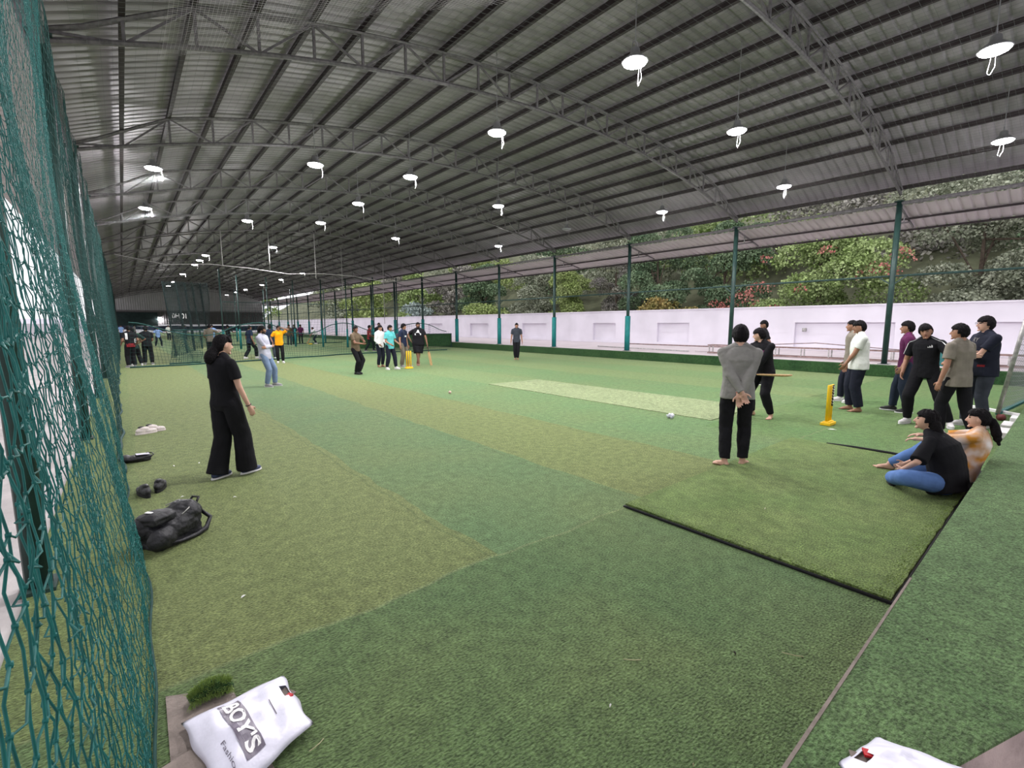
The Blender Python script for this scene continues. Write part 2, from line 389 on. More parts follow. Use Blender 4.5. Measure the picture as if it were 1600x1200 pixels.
# trusses across the hall, one over each pair of columns
def truss(detail):
    root = bpy.data.objects.new('roof_truss', None); COL.objects.link(root)
    xs = np.linspace(XL, XR, 23)
    mb = MB(); mb.tube([(x, 0, arc(x)) for x in np.linspace(XL, XR, 45)], 0.042, 6); mb.build('bottom_chord', M['truss'], root)
    mb = MB()
    for s in (-0.035, 0.035): mb.tube([(x, s, top(x)) for x in np.linspace(XL, XR, 45)], 0.028, 4)
    mb.build('top_chord', M['truss'], root)
    if detail:
        for k, x in enumerate(xs):
            m2 = MB(); m2.bar((x, 0, arc(x)), (x, 0, top(x)), 0.045); m2.build('web_vertical', M['truss'], root)
        for k in range(22):
            a, b = (k, k+1) if k % 2 == 0 else (k+1, k)
            m2 = MB(); m2.bar((xs[a], 0.01, top(xs[a])), (xs[b], 0.01, arc(xs[b])), 0.038); m2.build('web_diagonal', M['truss'], root)
    else:
        m2 = MB()
        for k, x in enumerate(xs): m2.bar((x, 0, arc(x)), (x, 0, top(x)), 0.045)
        for k in range(22):
            a, b = (k, k+1) if k % 2 == 0 else (k+1, k)
            m2.bar((xs[a], 0.01, top(xs[a])), (xs[b], 0.01, arc(xs[b])), 0.038)
        m2.build('lattice_web', M['truss'], root)
    return root
YC = [4.30+5.34*k for k in range(18)]
near_t = truss(True); far_t = None
for k, yy in enumerate(YC):
    if k < 7: t = near_t if k == 0 else copy_tree(near_t)
    else:
        if far_t is None: t = far_t = truss(False)
        else: t = copy_tree(far_t)
    t.location = (0, yy, 0)
    tag(t, f'arched grey lattice roof truss, {ORD[k]} across the hall from the camera', 'truss', 'arched roof trusses')
# purlins along the hall
px = np.linspace(XL, XR, 23)
for k, x in enumerate(px):
    mb = MB(); z = top(x)+0.075; e = 0.0
    z = min(z, roof_z(x)-0.075)
    mb.box((x, (Y0+Y1)/2, z), (0.075, Y1-Y0, 0.12))
    tag(mb.build('purlin', M['purlin']), f'long dark brown roof purlin, {ORD[22-k]} counted from the open right side', 'beam', 'roof purlins')
# columns
def column(x, pad):
    r = bpy.data.objects.new('steel_column', None); COL.objects.link(r); s = 1 if x > 5 else -1
    z0 = 0.40 if s > 0 else 0.0
    mb = MB(); mb.tube([(0, 0, z0), (0, 0, 5.78)], 0.085 if s > 0 else 0.07, 10); mb.build('shaft', M['col'], r, True)
    mb = MB(); mb.box((0, 0, z0+0.012), (0.34, 0.30, 0.024) if s > 0 else (0.18, 0.24, 0.024)); mb.build('base_plate', M['col'], r)
    mb = MB(); mb.box((0, 0, 5.74), (0.28, 0.24, 0.03)); mb.build('cap_plate', M['col'], r)
    if pad:
        mb = MB(); mb.tube([(0, 0, z0+0.03), (0, 0, 2.18)], 0.135, 12); mb.build('padding', M['teal'], r, True)
    if s > 0:
        for q in (-1, 1):
            mb = MB(); mb.bar((0, 0, 3.05), (0, q*0.42, 3.38), 0.035); mb.build('knee_brace', M['col'], r)
        mb = MB(); mb.bar((0.05, 0, 5.05), (1.5, 0, 5.30), 0.05); mb.bar((0.05, 0, 5.62), (2.1, 0, 5.20), 0.05)
        mb.bar((0.75, 0, 5.18), (0.75, 0, 5.46), 0.035)
        mb.build('canopy_bracket', M['truss'], r)
    return r
cr0 = column(XR, False); cr1 = column(XR, True); cl0 = column(XL, False)
used = set()
for k, yy in enumerate(YC):
    src = cr0 if k < 2 else cr1
    c = src if id(src) not in used else copy_tree(src); used.add(id(src)); c.location = (XR, yy, 0)
    tag(c, f'dark green steel column on the right kerb, {ORD[k]} from the right edge' + (', with teal padding' if k >= 2 else ', unpadded'), 'column', 'right row of columns')
    c = cl0 if k == 0 else copy_tree(cl0); c.location = (XL, yy, 0)
    tag(c, f'dark green steel column behind the left net, {ORD[k]} from the camera', 'column', 'left row of columns')
def pipe(name, pts, r, m, label, cat, n=8):
    mb = MB(); mb.tube(pts, r, n); return tag(mb.build(name, m, None, True), label, cat)
pipe('rail', [(XR, Y0, 3.35), (XR, 97, 3.35)], 0.035, M['col'], 'green horizontal pipe rail running between the right columns', 'rail')
pipe('eave_beam', [(XR, Y0, 5.68), (XR, 97, 5.68)], 0.06, M['truss'], 'grey pipe beam along the tops of the right columns', 'beam')
pipe('eave_beam', [(XL, Y0, 5.66), (XL, 97, 5.66)], 0.06, M['truss'], 'grey pipe beam along the tops of the left columns', 'beam')
for k, (x, z) in enumerate(((21.2, 5.36), (22.25, 5.14))):
    pipe('canopy_purlin', [(x, Y0, z), (x, 97, z)], 0.035, M['purlin'], ('inner' if k == 0 else 'outer edge') + ' dark pipe purlin under the pale right eave canopy', 'beam')
# turf covered kerb under the right columns
mb = MB(); mb.box((19.97, (Y0+Y1)/2, 0.195), (0.66, Y1-Y0, 0.41)); k = mb.build('kerb', M['turf_dark'], None, False, 0.03)
tag(k, 'long dark green turf covered kerb under the right columns', 'kerb')
mb = MB(); mb.box((20.02, (Y0+Y1)/2, 0.405), (0.5, Y1-Y0, 0.012)); mb.build('top_face', M['concrete_l'], k)

# white boundary wall on the right, with shallow niches
NI = [(-4.5, -0.5), (1.0, 2.94), (6.13, 10.72), (17.3, 19.8), (23.55, 25.85), (31.4, 34.8), (40.3, 43.7), (49.6, 53.0), (58, 62), (67, 71)]
mb = MB(); mb.box((30.28, 58, 1.5), (0.28, 150, 2.44))
edges = [-17]+[e for p in NI for e in p]+[133]
for a, b in zip(edges[0::2], edges[1::2]): mb.box((30.03, (a+b)/2, 1.5), (0.22, b-a, 2.44))
for a, b in NI:
    mb.box((30.03, (a+b)/2, 2.29), (0.22, b-a, 0.86)); mb.box((30.03, (a+b)/2, 0.39), (0.22, b-a, 0.22))
mb.box((30.15, 58, 2.76), (0.56, 150, 0.08))
struct(mb.build('wall_right', M['whitewall']))
mb = MB(); mb.box((-9.8, 50, 0.90), (0.3, 160, 1.9)); struct(mb.build('wall_left', M['whitewall']))
# hillside behind the right wall
mb = MB(); hx = np.linspace(30.4, 75, 12); hy = np.linspace(-40, 190, 40); V = []
for x in hx:
    for yy in hy: V.append((x, yy, 0.8+max(0, (x-34))*0.55+0.6*math.sin(x*0.7+yy*0.31)))
mb.add(V, [(a*40+b, a*40+b+1, (a+1)*40+b+1, (a+1)*40+b) for a in range(11) for b in range(39)])
struct(mb.build('hillside', mat('hill_earth', (0.13, 0.14, 0.085), 0.95, 0.3, 0.8, 0.5, 6), None, True))
# far end wall
def ribbed(name, x0, x1, z0, z1, y, m, pitch=0.3):
    pts = []; x = x0
    while x < x1:
        for d, q in ((0, 0), (0.6, 0), (0.7, 0.05), (0.9, 0.05)): pts.append((x+d*pitch, y-q))
        x += pitch
    V = [(p[0], p[1], z0) for p in pts]+[(p[0], p[1], z1) for p in pts]; n = len(pts)
    mb = MB(); mb.add(V, [(i, i+1, i+1+n, i+n) for i in range(n-1)]); return struct(mb.build(name, m))
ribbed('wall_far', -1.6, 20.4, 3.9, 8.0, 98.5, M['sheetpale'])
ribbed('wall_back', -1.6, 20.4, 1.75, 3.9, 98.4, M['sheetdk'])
mb = MB(); mb.box((9.4, 98.2, 3.95), (22, 0.15, 0.22)); struct(mb.build('trim_1', M['truss']))
mb = MB(); mb.box((2.0, 98.2, 2.6), (5.4, 0.1, 2.2)); tag(mb.build('dark_shutter', M['netdark']), 'dark shutter panel high on the far end wall', 'shutter')
mb = MB(); n = 24
mb.add([(-1.4+x*0.92, 97.9+0.25*math.sin(x*1.3), z+(0.22*math.sin(x*0.55) if z < 1 else 0.06*math.sin(x*0.9))) for z in (0.75, 1.5) for x in range(n)], [(i, i+1, i+1+n, i+n) for i in range(n-1)])
t = mb.build('tarpaulin', M['tarp']); sm = t.modifiers.new('s', 'SOLIDIFY'); sm.thickness = 0.02
tag(t, 'dark blue tarpaulin strung across the far end opening', 'tarpaulin')
mb = MB(); mb.box((10, 128, 1.4), (60, 0.4, 2.9)); struct(mb.build('wall_outer', M['whitewall']))
V2, F2 = text_polys('5', 1.0); mb = MB(); mb.add([(4.9+x, 98.28, 2.75+yv) for x, yv in V2], F2)
tag(mb.build('wall_marking', M['white']), 'white painted mark on the far end wall', 'marking')

# ------------------------------------------------------------------ turf pieces: pitch, raised mat, slab by the camera
def turf_piece(name, poly, z, th, m, label, cat, edge=None):
    # subdivided top with a ragged edge
    mb = MB(); P = []
    n = len(poly)
    for i in range(n):
        a = np.array(poly[i]); b = np.array(poly[(i+1) % n]); L = np.linalg.norm(b-a); k = max(2, int(L/0.06))
        nr = np.array([-(b-a)[1], (b-a)[0]])/L
        for t in range(k):
            P.append(tuple(a+(b-a)*t/k+nr*(RNG.normal(0, 0.004) if t else 0)))
    mb.prism(P, z, z+th); return tag(mb.build(name, m), label, cat)
o = turf_piece('pitch_mat', [(8.2, 4.22), (10.35, 4.35), (10.1, 11.0), (8.2, 11.05)], 0.0, 0.012, M['pitch'], 'pale green pitch strip laid on the turf in mid hall', 'mat')
MATP = [(3.62, 2.67), (3.60, 0.62), (6.30, 0.64), (7.78, 0.66), (7.78, 2.72)]
o = turf_piece('turf_mat', MATP[::-1], 0.012, 0.026, M['turf_mat'], 'raised olive turf mat with black backing edge, under the seated women', 'mat')
mb = MB()
mb.prism([(3.603, 2.685), (3.59, 0.600), (7.8, 0.635), (7.8, 2.74)][::-1], 0.001, 0.013)
mb.tube([(3.603, 2.66, 0.016), (3.60, 2.1, 0.018), (3.597, 1.4, 0.015), (3.592, 0.612, 0.018), (4.6, 0.618, 0.018), (6.35, 0.632, 0.018)], 0.009, 6)
mb.tube([(7.785, 2.25, 0.03), (7.795, 1.9, 0.045), (7.785, 1.5, 0.05), (7.79, 1.1, 0.03)], 0.018, 6)  # dark tube stands in for the shadow line along the mat's back edge
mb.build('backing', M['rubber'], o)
# fringe of longer pile on the mat's near edges
def fringe(name, segs, m, parent, hgt=0.035, dens=260, inw=0.05, z=0.036, lean=0.5):
    V = []; Q = []
    for (a, b, nx_, ny_) in segs:
        L = math.dist(a, b); N = int(L*dens)
        for _ in range(N):
            t = random.random(); d = random.random()**1.6*inw
            x = a[0]+(b[0]-a[0])*t+nx_*d; y = a[1]+(b[1]-a[1])*t+ny_*d
            h = hgt*random.uniform(0.5, 1.1); w = 0.0022; an = random.random()*PI
            dx, dy = math.cos(an)*w, math.sin(an)*w; lx = random.gauss(0, 0.5)*h-nx_*h*lean; ly = random.gauss(0, 0.5)*h-ny_*h*lean
            k = len(V); V += [(x-dx, y-dy, z), (x+dx, y+dy, z), (x+lx+dx*.3, y+ly+dy*.3, z+h), (x+lx-dx*.3, y+ly-dy*.3, z+h)]; Q.append((k, k+1, k+2, k+3))
    o = link(name, fast_mesh(name, V, Q), m, parent); o['kind'] = 'stuff'; return o
GB = mat('turf_blades', (0.16, 0.235, 0.055), 0.8, island=0.35)
fringe('turf_fringe', [((3.61, 2.66), (3.61, 0.63), 1, 0), ((3.62, 0.625), (6.4, 0.64), 0, 1)], GB, o, 0.015, 380, 0.09)
# low turf covered slab on the right of the camera
SZ = 0.30
BC = mat('bare_concrete', (0.36, 0.29, 0.28), 0.9, 0.25, 5, 0.3, 40)
slab = [(0.95, 0.492), (16.5, 0.60), (16.5, -4.8), (4.6, -0.73), (2.40, 0.008), (1.98, 0.149), (1.30, 0.38)]
mb = MB(); mb.prism(slab[::-1], 0.0, SZ-0.012)
s_ = tag(mb.build('turf_slab', BC), 'low slab covered in green turf at the lower right corner', 'platform')
mb = MB(); mb.prism(slab[::-1], SZ-0.012, SZ); mb.build('turf_cover', M['turf_slab'], s_)
mb = MB(); mb.prism([(0.95, 0.497), (0.95, 0.484), (3.4, 0.502), (3.4, 0.512)][::-1], SZ-0.05, SZ+0.002); mb.build('board_edge', M['card'], s_)
mb = MB(); mb.add([(1.0, 0.47, 0.004), (9, 0.45, 0.004), (9, -4, 0.004), (1.0, -4, 0.004)], [(0, 3, 2, 1)]); struct(mb.build('floor_bare', BC))
mb = MB(); mb.box((-0.12, 2.2, 0.004), (0.01, 0.01, 0.002))
mb = MB(); mb.prism([(0.0, 1.6), (0.34, 1.75), (0.27, 2.47), (0.02, 2.60)], 0.001, 0.006)
tag(mb.build('bare_patch', M['dirtfloor']), 'brown bare floor patch showing under the white carrier bag', 'patch')
mb = MB(); mb.box((0.12, 2.02, 0.017), (0.22, 0.30, 0.022), Matrix.Rotation(0.25, 3, 'Z')); tag(mb.build('cardboard', M['card'], None, False, 0.003), 'folded brown cardboard under the white carrier bag', 'cardboard')

# ------------------------------------------------------------------ lamps
def lamp(lit, drop):
    r = bpy.data.objects.new('high_bay_lamp', None); COL.objects.link(r)
    mb = MB(); n = 20
    prof = [(0.05, 0.22), (0.075, 0.20), (0.085, 0.12), (0.12, 0.09), (0.19, 0.03), (0.225, -0.005), (0.215, -0.01)]
    rg = [[(q*math.cos(2*PI*k/n), q*math.sin(2*PI*k/n), z) for k in range(n)] for q, z in prof]; mb.rings(rg)
    mb.build('housing', M['housing'], r, True)
    mb = MB(); mb.ell((0, 0, -0.012), (0.205, 0.205, 0.06)); mb.build('lens', M['lamp'] if lit else M['lampoff'], r, True)
    mb = MB(); mb.tube([(0, 0, 0.2), (0, 0, 0.2+drop)], 0.008, 5); mb.tube([(-0.09, 0, 0.2), (-0.05, 0, 0.32), (0, 0, 0.34), (0.05, 0, 0.32), (0.09, 0, 0.2)], 0.007, 5); mb.build('hanger', M['housing'], r)
    mb = MB(); mb.tube([(0.12, 0.05, 0.08), (0.20, 0.06, -0.05), (0.22, 0.09, -0.26), (0.18, 0.05, -0.32), (0.20, 0.0, -0.2), (0.15, 0.0, 0.03)], 0.0022, 5); mb.build('cable', M['cable'], r)
    if lit:
        ld = bpy.data.lights.new('lamp_light', 'SPOT'); ld.energy = LAMP_W; ld.color = (1.0, 0.97, 0.99); ld.shadow_soft_size = 0.12; ld.spot_size = R(172); ld.spot_blend = 0.25
        lo = bpy.data.objects.new('lamp_light', ld); COL.objects.link(lo); lo.parent = r; lo.location = (0, 0, -0.10)
        l2 = bpy.data.lights.new('lamp_spill', 'POINT'); l2.energy = LAMP_W*0.13; l2.color = (1.0, 0.97, 0.99); l2.shadow_soft_size = 0.10
        lo = bpy.data.objects.new('lamp_spill', l2); COL.objects.link(lo); lo.parent = r; lo.location = (0, 0, -0.16)
    return r
rows = {'row beside the left net': (1.06, [17.45, 23.5]), 'overhead row out of the near left corner': (2.8, [5.1]), 'second row from the left net': (4.55, [14.2, 23.5, 36.7, 39.8, 42.8, 51.5, 61.5, 68.3]),
        'row under the middle of the roof': (7.12, [5.35, 9.2, 13.5, 17.6, 21.9, 30.4]), 'row right of the middle': (11.35, [1.4, 5.6, 14.6, 23.3]),
        'row nearest the open right side': (16.95, [1.75, 6.7, 11.2, 21.8]), 'distant row beyond the hanging net': (12.6, [44.2, 51.5, 59.8, 69, 75.5, 83])}
for rn, (x, yl) in rows.items():
    lp = lamp(True, roof_z(x)-6.2-0.2)
    for k, yy in enumerate(yl):
        c = lp if k == 0 else copy_tree(lp)
        c.location = (x, yy, 6.2)
        tag(c, f'glowing high bay lamp, {ORD[k]} in the {rn}', 'lamp', 'high bay lamps')
c = lamp(False, roof_z(16.5)-6.4); c.location = (16.5, 16.0, 6.2); tag(c, 'unlit dark high bay lamp between glowing ones near the right side', 'lamp')
c = lamp(True, 0.2); c.location = (5.0, 98.1, 2.95); tag(c, 'small glowing lamp low on the dark far end wall', 'lamp')
# drop rods and cables below the trusses
for k, (x, yy, z0, z1) in enumerate(((4.6, 30.9, 5.0, 6.9), (7.0, 30.9, 4.9, 7.1), (9.6, 30.9, 4.6, 7.3), (13.2, 36.3, 3.6, 7.5), (16.5, 36.3, 1.8, 7.0))):
    pipe('drop_rod', [(x, yy, z0), (x, yy, z1)], 0.022, M['cable'], f'thin pale hanging rod under the far roof, {ORD[k]} from the left', 'rod', 5)
pipe('net_cable', [(0, 30.9, 5.2)]+[(x, 30.9, 5.0-0.05*x*0.3-0.12*math.sin(x)) for x in range(2, 18, 2)]+[(20, 30.9, 4.9)], 0.02, M['cable'], 'slack pale cable strung across the hall between far nets', 'cable', 4)

# ------------------------------------------------------------------ nets
def net_x(y, z):
    xt = -0.10-0.33*(1-math.exp(-max(0, y-0.2)/2.6)); xb = -0.03-0.20*(1-math.exp(-max(0, y-3.5)/6))-0.06*math.exp(-max(0, y-0.5)/0.7)
    t = min(1, max(0, z)/3.2); t = t*t*(3-2*t); w = min(1, y/3)
    return xb+(xt-xb)*t**0.8+w*(0.022*math.sin(2.1*y+0.9*z)+0.014*math.sin(5.3*y-1.7*z))+0.012*math.sin(0.8*z+1.1*y*0.6)
def net_plane(name, y_a, y_b, zt, cell, r, m, label, knots, jit):
    cy = cell*(0.66 if knots else 1.0); S = Strands(3 if not knots else 4); ny = int((y_b-y_a)/cy); nz = int(zt/cell)
    Yg = y_a+np.arange(ny+1)*cy; Zg = np.arange(nz+1)*cell
    G = np.array([[(net_x(a, b), a, b) for b in Zg] for a in Yg]); G += RNG.normal(0, jit, G.shape)*np.array([0.7, 1, 1.0])
    G[:, :, 1] += 0.018*np.sin(G[:, :, 2]*3.1+np.arange(ny+1)[:, None]*0.7)*min(1, cell/0.05)
    G[:, :, 2] = np.maximum(0.006, G[:, :, 2])
    def fine(P):
        if not knots: return P
        mid = (P[:-1]+P[1:])/2+RNG.normal(0, 0.004, (len(P)-1, 3)); out = np.empty((len(P)*2-1, 3)); out[0::2] = P; out[1::2] = mid; return out
    for a in range(ny+1): S.add(fine(G[a]), r)
    for b in range(nz+1):
        P = fine(G[:, b])
        if knots: P[1::2, 2] -= 0.007
        S.add(P, r)
    if knots:
        for a in range(0, min(ny+1, int(2.6/cy))):
            for b in range(nz+1): S.octa(G[a, b], r*2.0)
    o = S.build(name, m); tag(o, label, 'net')
    mb = MB(); mb.tube([(net_x(y, 0)+0.01, y, 0.015) for y in np.arange(y_a, y_b, 0.15)], 0.007 if knots else 0.02, 5); mb.build('border_rope', M['netfar'], o, True)
    return o
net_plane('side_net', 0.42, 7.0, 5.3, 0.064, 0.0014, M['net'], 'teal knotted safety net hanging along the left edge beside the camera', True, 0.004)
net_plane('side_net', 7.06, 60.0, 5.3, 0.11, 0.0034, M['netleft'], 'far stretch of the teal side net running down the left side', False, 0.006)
# net spread under the roof
S = Strands(3)
def sag(x, y): return arc(min(19.8, max(-0.3, x)))-0.08-0.14*math.sin(PI*((y-4.3) % 5.34)/5.34)
for x in np.arange(-0.2, 19.8, 0.14): S.add(np.array([(x, yy, sag(x, yy)) for yy in np.arange(-0.9, 26, 0.45)]), 0.0017)
for yy in np.arange(-0.9, 26, 0.14): S.add(np.array([(x, yy, sag(x, yy)) for x in np.arange(-0.2, 19.9, 0.6)]), 0.0017)
tag(S.build('roof_net', M['netgrey']), 'thin grey net stretched under the roof trusses', 'net')
S = Strands(3); NET_LIT = mat('net_lamplit', (0.50, 0.47, 0.50), 0.8)  # patch of the roof net, lamplight painted in as a paler strand colour
for x in np.arange(0.8, 5.6, 0.05): S.add(np.array([(x, yy, arc(x)-0.16-0.10*math.sin(x*1.1)*math.sin((yy-2)*1.2)) for yy in np.arange(4.6, 10.3-0.8*x, 0.2)]), 0.0016)
for yy in np.arange(4.6, 9.6, 0.05):
    xe = min(5.6, (10.3-yy)/0.8); S.add(np.array([(x, yy, arc(x)-0.16-0.10*math.sin(x*1.1)*math.sin((yy-2)*1.2)) for x in np.linspace(0.8, max(1.0, xe), 20)]), 0.0016)
tag(S.build('roof_net', NET_LIT), 'fine net patch under the roof nearest the camera, top left, coloured pale as lamplit', 'net')
# cross net at the far end of the turf: rope on the ground, open mesh above, swagged top
def cross_net(name, pts, z0, z1f, cell, r, m, label, wob=0.10, rope=True):
    S = Strands(3); P = [np.array(p, float) for p in pts]; L = [0]
    for a, b in zip(P[:-1], P[1:]): L.append(L[-1]+np.linalg.norm(b-a))
    def at(s):
        for k in range(len(P)-1):
            if s <= L[k+1] or k == len(P)-2:
                t = (s-L[k])/(L[k+1]-L[k]); q = P[k]+(P[k+1]-P[k])*t; return q
    ss = np.arange(0, L[-1], cell)
    def pt(s, z):
        q = at(s); return (q[0]+wob*math.sin(s*2.3+z*1.1), q[1]+wob*math.cos(s*1.9-z*0.8), z)
    for s in ss:
        h = z1f(s/L[-1]); S.add(np.array([pt(s, z0+(h-z0)*t) for t in np.linspace(0, 1, 9)]), r)
    nz = int((max(z1f(t) for t in np.linspace(0, 1, 9))-z0)/cell)
    for k in range(nz+1):
        S.add(np.array([pt(s, z0+(z1f(s/L[-1])-z0)*k/max(1, nz)) for s in ss]), r)
    o = S.build(name, m); tag(o, label, 'net')
    if rope:
        mb = MB(); mb.tube([(pt(s, 0)[0], pt(s, 0)[1], 0.03) for s in ss[::3]], 0.035, 5); mb.build('bottom_rope', m, o)
        mb = MB(); mb.tube([pt(s, z1f(s/L[-1])) for s in ss[::2]], 0.025, 5); mb.build('top_rope', m, o)
    return o
cross_net('cross_net', [(0.12, 24.3), (3.5, 24.9), (7.2, 26.4), (11, 27.7), (17.5, 27.9)], 0.02, lambda t: 1.55+0.28*math.cos(t*22), 0.15, 0.0045, M['netfar'], 'low dark green net strung across the hall behind the bowlers')
cross_net('lane_net', [(1.55, 25.6), (2.3, 28.5), (3.3, 33.0), (4.6, 38.0)], 0.3, lambda t: 3.6+0.9*t, 0.085, 0.0080, M['netdark'], 'dark hanging lane net in front of the far end wall', 0.12, False)
cross_net('lane_net', [(1.5, 25.3), (2.4, 26.1), (3.0, 26.0)], 0.02, lambda t: 1.5, 0.09, 0.0075, M['netfar'], 'gathered green net bottom piled near the left bowlers', 0.22, True)
cross_net('lane_net', [(6.6, 45.5), (9.6, 45.3), (12.5, 45.5), (17, 45.6)], 0.1, lambda t: 3.6, 0.22, 0.007, M['netfar'], 'far green lane net behind the group at the back', 0.15, True)
V2, F2 = text_polys('0H:01', 0.36); mb = MB(); mb.add([(2.28+x*0.8, 28.9+x*0.9, 2.16+yv) for x, yv in V2], F2)
tag(mb.build('net_lettering', M['white']), 'white stencilled characters on the dark lane net', 'lettering')
# practice net posts far back
for k, (x, yy) in enumerate(((4.9, 34.6), (6.5, 38.5), (8.4, 38.5), (10.6, 40.0), (12.1, 38.0), (13.3, 36.0), (14.6, 34.0), (16.1, 33.2), (15.2, 47.0), (13.0, 50.0), (11.0, 52.0), (9.0, 55.0))):
    r = empty('net_post', (x, yy, 0), f'thin teal practice net post at the back, {ORD[k]} of its row', 'post', 'practice net posts')
    mb = MB(); mb.tube([(0, 0, 0), (0, 0, 5.2)], 0.045, 8); mb.build('shaft', M['col'], r, True)
    mb = MB(); mb.tube([(0, 0, 0.01), (0, 0, 1.4)], 0.075, 8); mb.build('sleeve', M['teal'], r, True)
# dark green barrier boards
for k, (x0, x1) in enumerate(((12.2, 15.9), (15.95, 19.6))):
    r = empty('barrier', ((x0+x1)/2, 31.2, 0), 'low dark green barrier board ' + ('behind the players with bats' if k == 0 else 'against the right kerb beside the column'), 'barrier')
    mb = MB(); mb.box((0, 0, 0.58), (x1-x0, 0.06, 0.92)); mb.build('panel', M['turf_dark'], r)
    mb = MB()
    for x in (-(x1-x0)/2+0.04, (x1-x0)/2-0.04): mb.box((x, -0.05, 0.53), (0.06, 0.06, 1.04))
    mb.box((0, -0.05, 1.05), (x1-x0, 0.05, 0.05)); mb.build('frame', M['col'], r)

# ------------------------------------------------------------------ people
def ik(a, t, l1, l2, pole):
    a = Vector(a); t = Vector(t); d = t-a; L = min(d.length, (l1+l2)*0.995); d.normalize()
    x = (l1*l1-l2*l2+L*L)/(2*L); h = math.sqrt(max(0, l1*l1-x*x)); pole = Vector(pole); p = pole-d*pole.dot(d)
    if p.length < 1e-5: p = Vector((0, 1, 0))
    return a+d*x+p.normalized()*h, a+d*L
def hand_shapes(mb, w, d, side, pn, s, curl=0.5, fine=True):
    """palm, four jointed fingers of different length and a thumb; d along the hand, pn out of the palm"""
    d = Vector(d).normalized(); pn = Vector(pn); pn = (pn-d*pn.dot(d)).normalized(); x = d.cross(pn).normalized()*side   # x: towards the thumb side
    pl = 0.085*s; rot = Matrix((x, d, pn)).transposed()
    mb.ell(Vector(w)+d*0.045*s, (0.040*s, 0.052*s, 0.016*s), rot)
    mb.caps(Vector(w)-d*0.02*s, Vector(w)+d*0.03*s, 0.025*s, 0.027*s, 10)
    lens = (0.072, 0.08, 0.074, 0.058)
    for k in range(4):
        b = Vector(w)+d*pl+x*(0.029-0.0195*k)*s-d*(0.006*s if k in (0, 3) else 0); L = lens[k]*s; p = b; dirv = d+x*(0.05-0.035*k)
        r = 0.0088*s
        for j, q in enumerate((0.45, 0.3, 0.25)):
            ang = curl*(0.45+0.55*j)*(1+0.08*k); dd = (dirv.normalized()*math.cos(ang)+pn*math.sin(ang)); e = p+dd*L*q
            mb.caps(p-dd*0.004, e, r, r*0.9, 8); p = e; r *= 0.92
    p = Vector(w)+d*0.022*s+x*0.03*s; e = p+(d*0.65+x*0.75+pn*0.3).normalized()*0.042*s; mb.caps(p, e, 0.012*s, 0.010*s, 8); mb.caps(e, e+(d+x*0.25+pn*0.35*(1+curl)).normalized()*0.032*s, 0.010*s, 0.0085*s, 8)
def head_shapes(mb, c, rot, s, fem):
    rg = []; n = 22; m = 15
    for i in range(m):
        th = PI*(i+0.3)/(m-0.4); z = -math.cos(th); q = math.sin(th); ring = []
        for k in range(n):
            x = q*math.cos(2*PI*k/n); y = q*math.sin(2*PI*k/n)
            px_, py_, pz_ = x*0.075, y*0.094, z*0.117
            if z < 0: px_ *= 1-0.30*(-z)**1.4*(1.1 if fem else 0.9)
            if z < -0.35 and y > 0: py_ += 0.012*(-z)
            if z < -0.2 and y < 0: py_ *= 1-0.35*(-z)
            if z > 0.2 and y > 0: py_ -= 0.006*z
            ring.append(c+rot @ (Vector((px_, py_, pz_))*s))
        rg.append(ring)
    mb.rings(rg)
    def P(x, y, z): return c+rot @ (Vector((x, y, z))*s)
    mb.caps(P(0, 0.086, 0.018), P(0, 0.107, -0.026), 0.008*s, 0.014*s, 10)
    for q in (-1, 1):
        mb.ell(P(0.077*q, -0.004, -0.008), (0.010*s, 0.020*s, 0.031*s), rot, 10, 7)
        mb.ell(P(0.030*q, 0.082, 0.032), (0.024*s, 0.010*s, 0.007*s), rot, 10, 6)
        mb.ell(P(0.012*q, 0.098, -0.030), (0.009*s, 0.009*s, 0.008*s), rot, 8, 6)
    mb.ell(P(0, 0.086, -0.052), (0.023*s, 0.010*s, 0.006*s), rot, 10, 6); mb.ell(P(0, 0.084, -0.064), (0.020*s, 0.011*s, 0.007*s), rot, 10, 6)
    mb.ell(P(0, 0.080, -0.096), (0.022*s, 0.018*s, 0.016*s), rot, 10, 6)
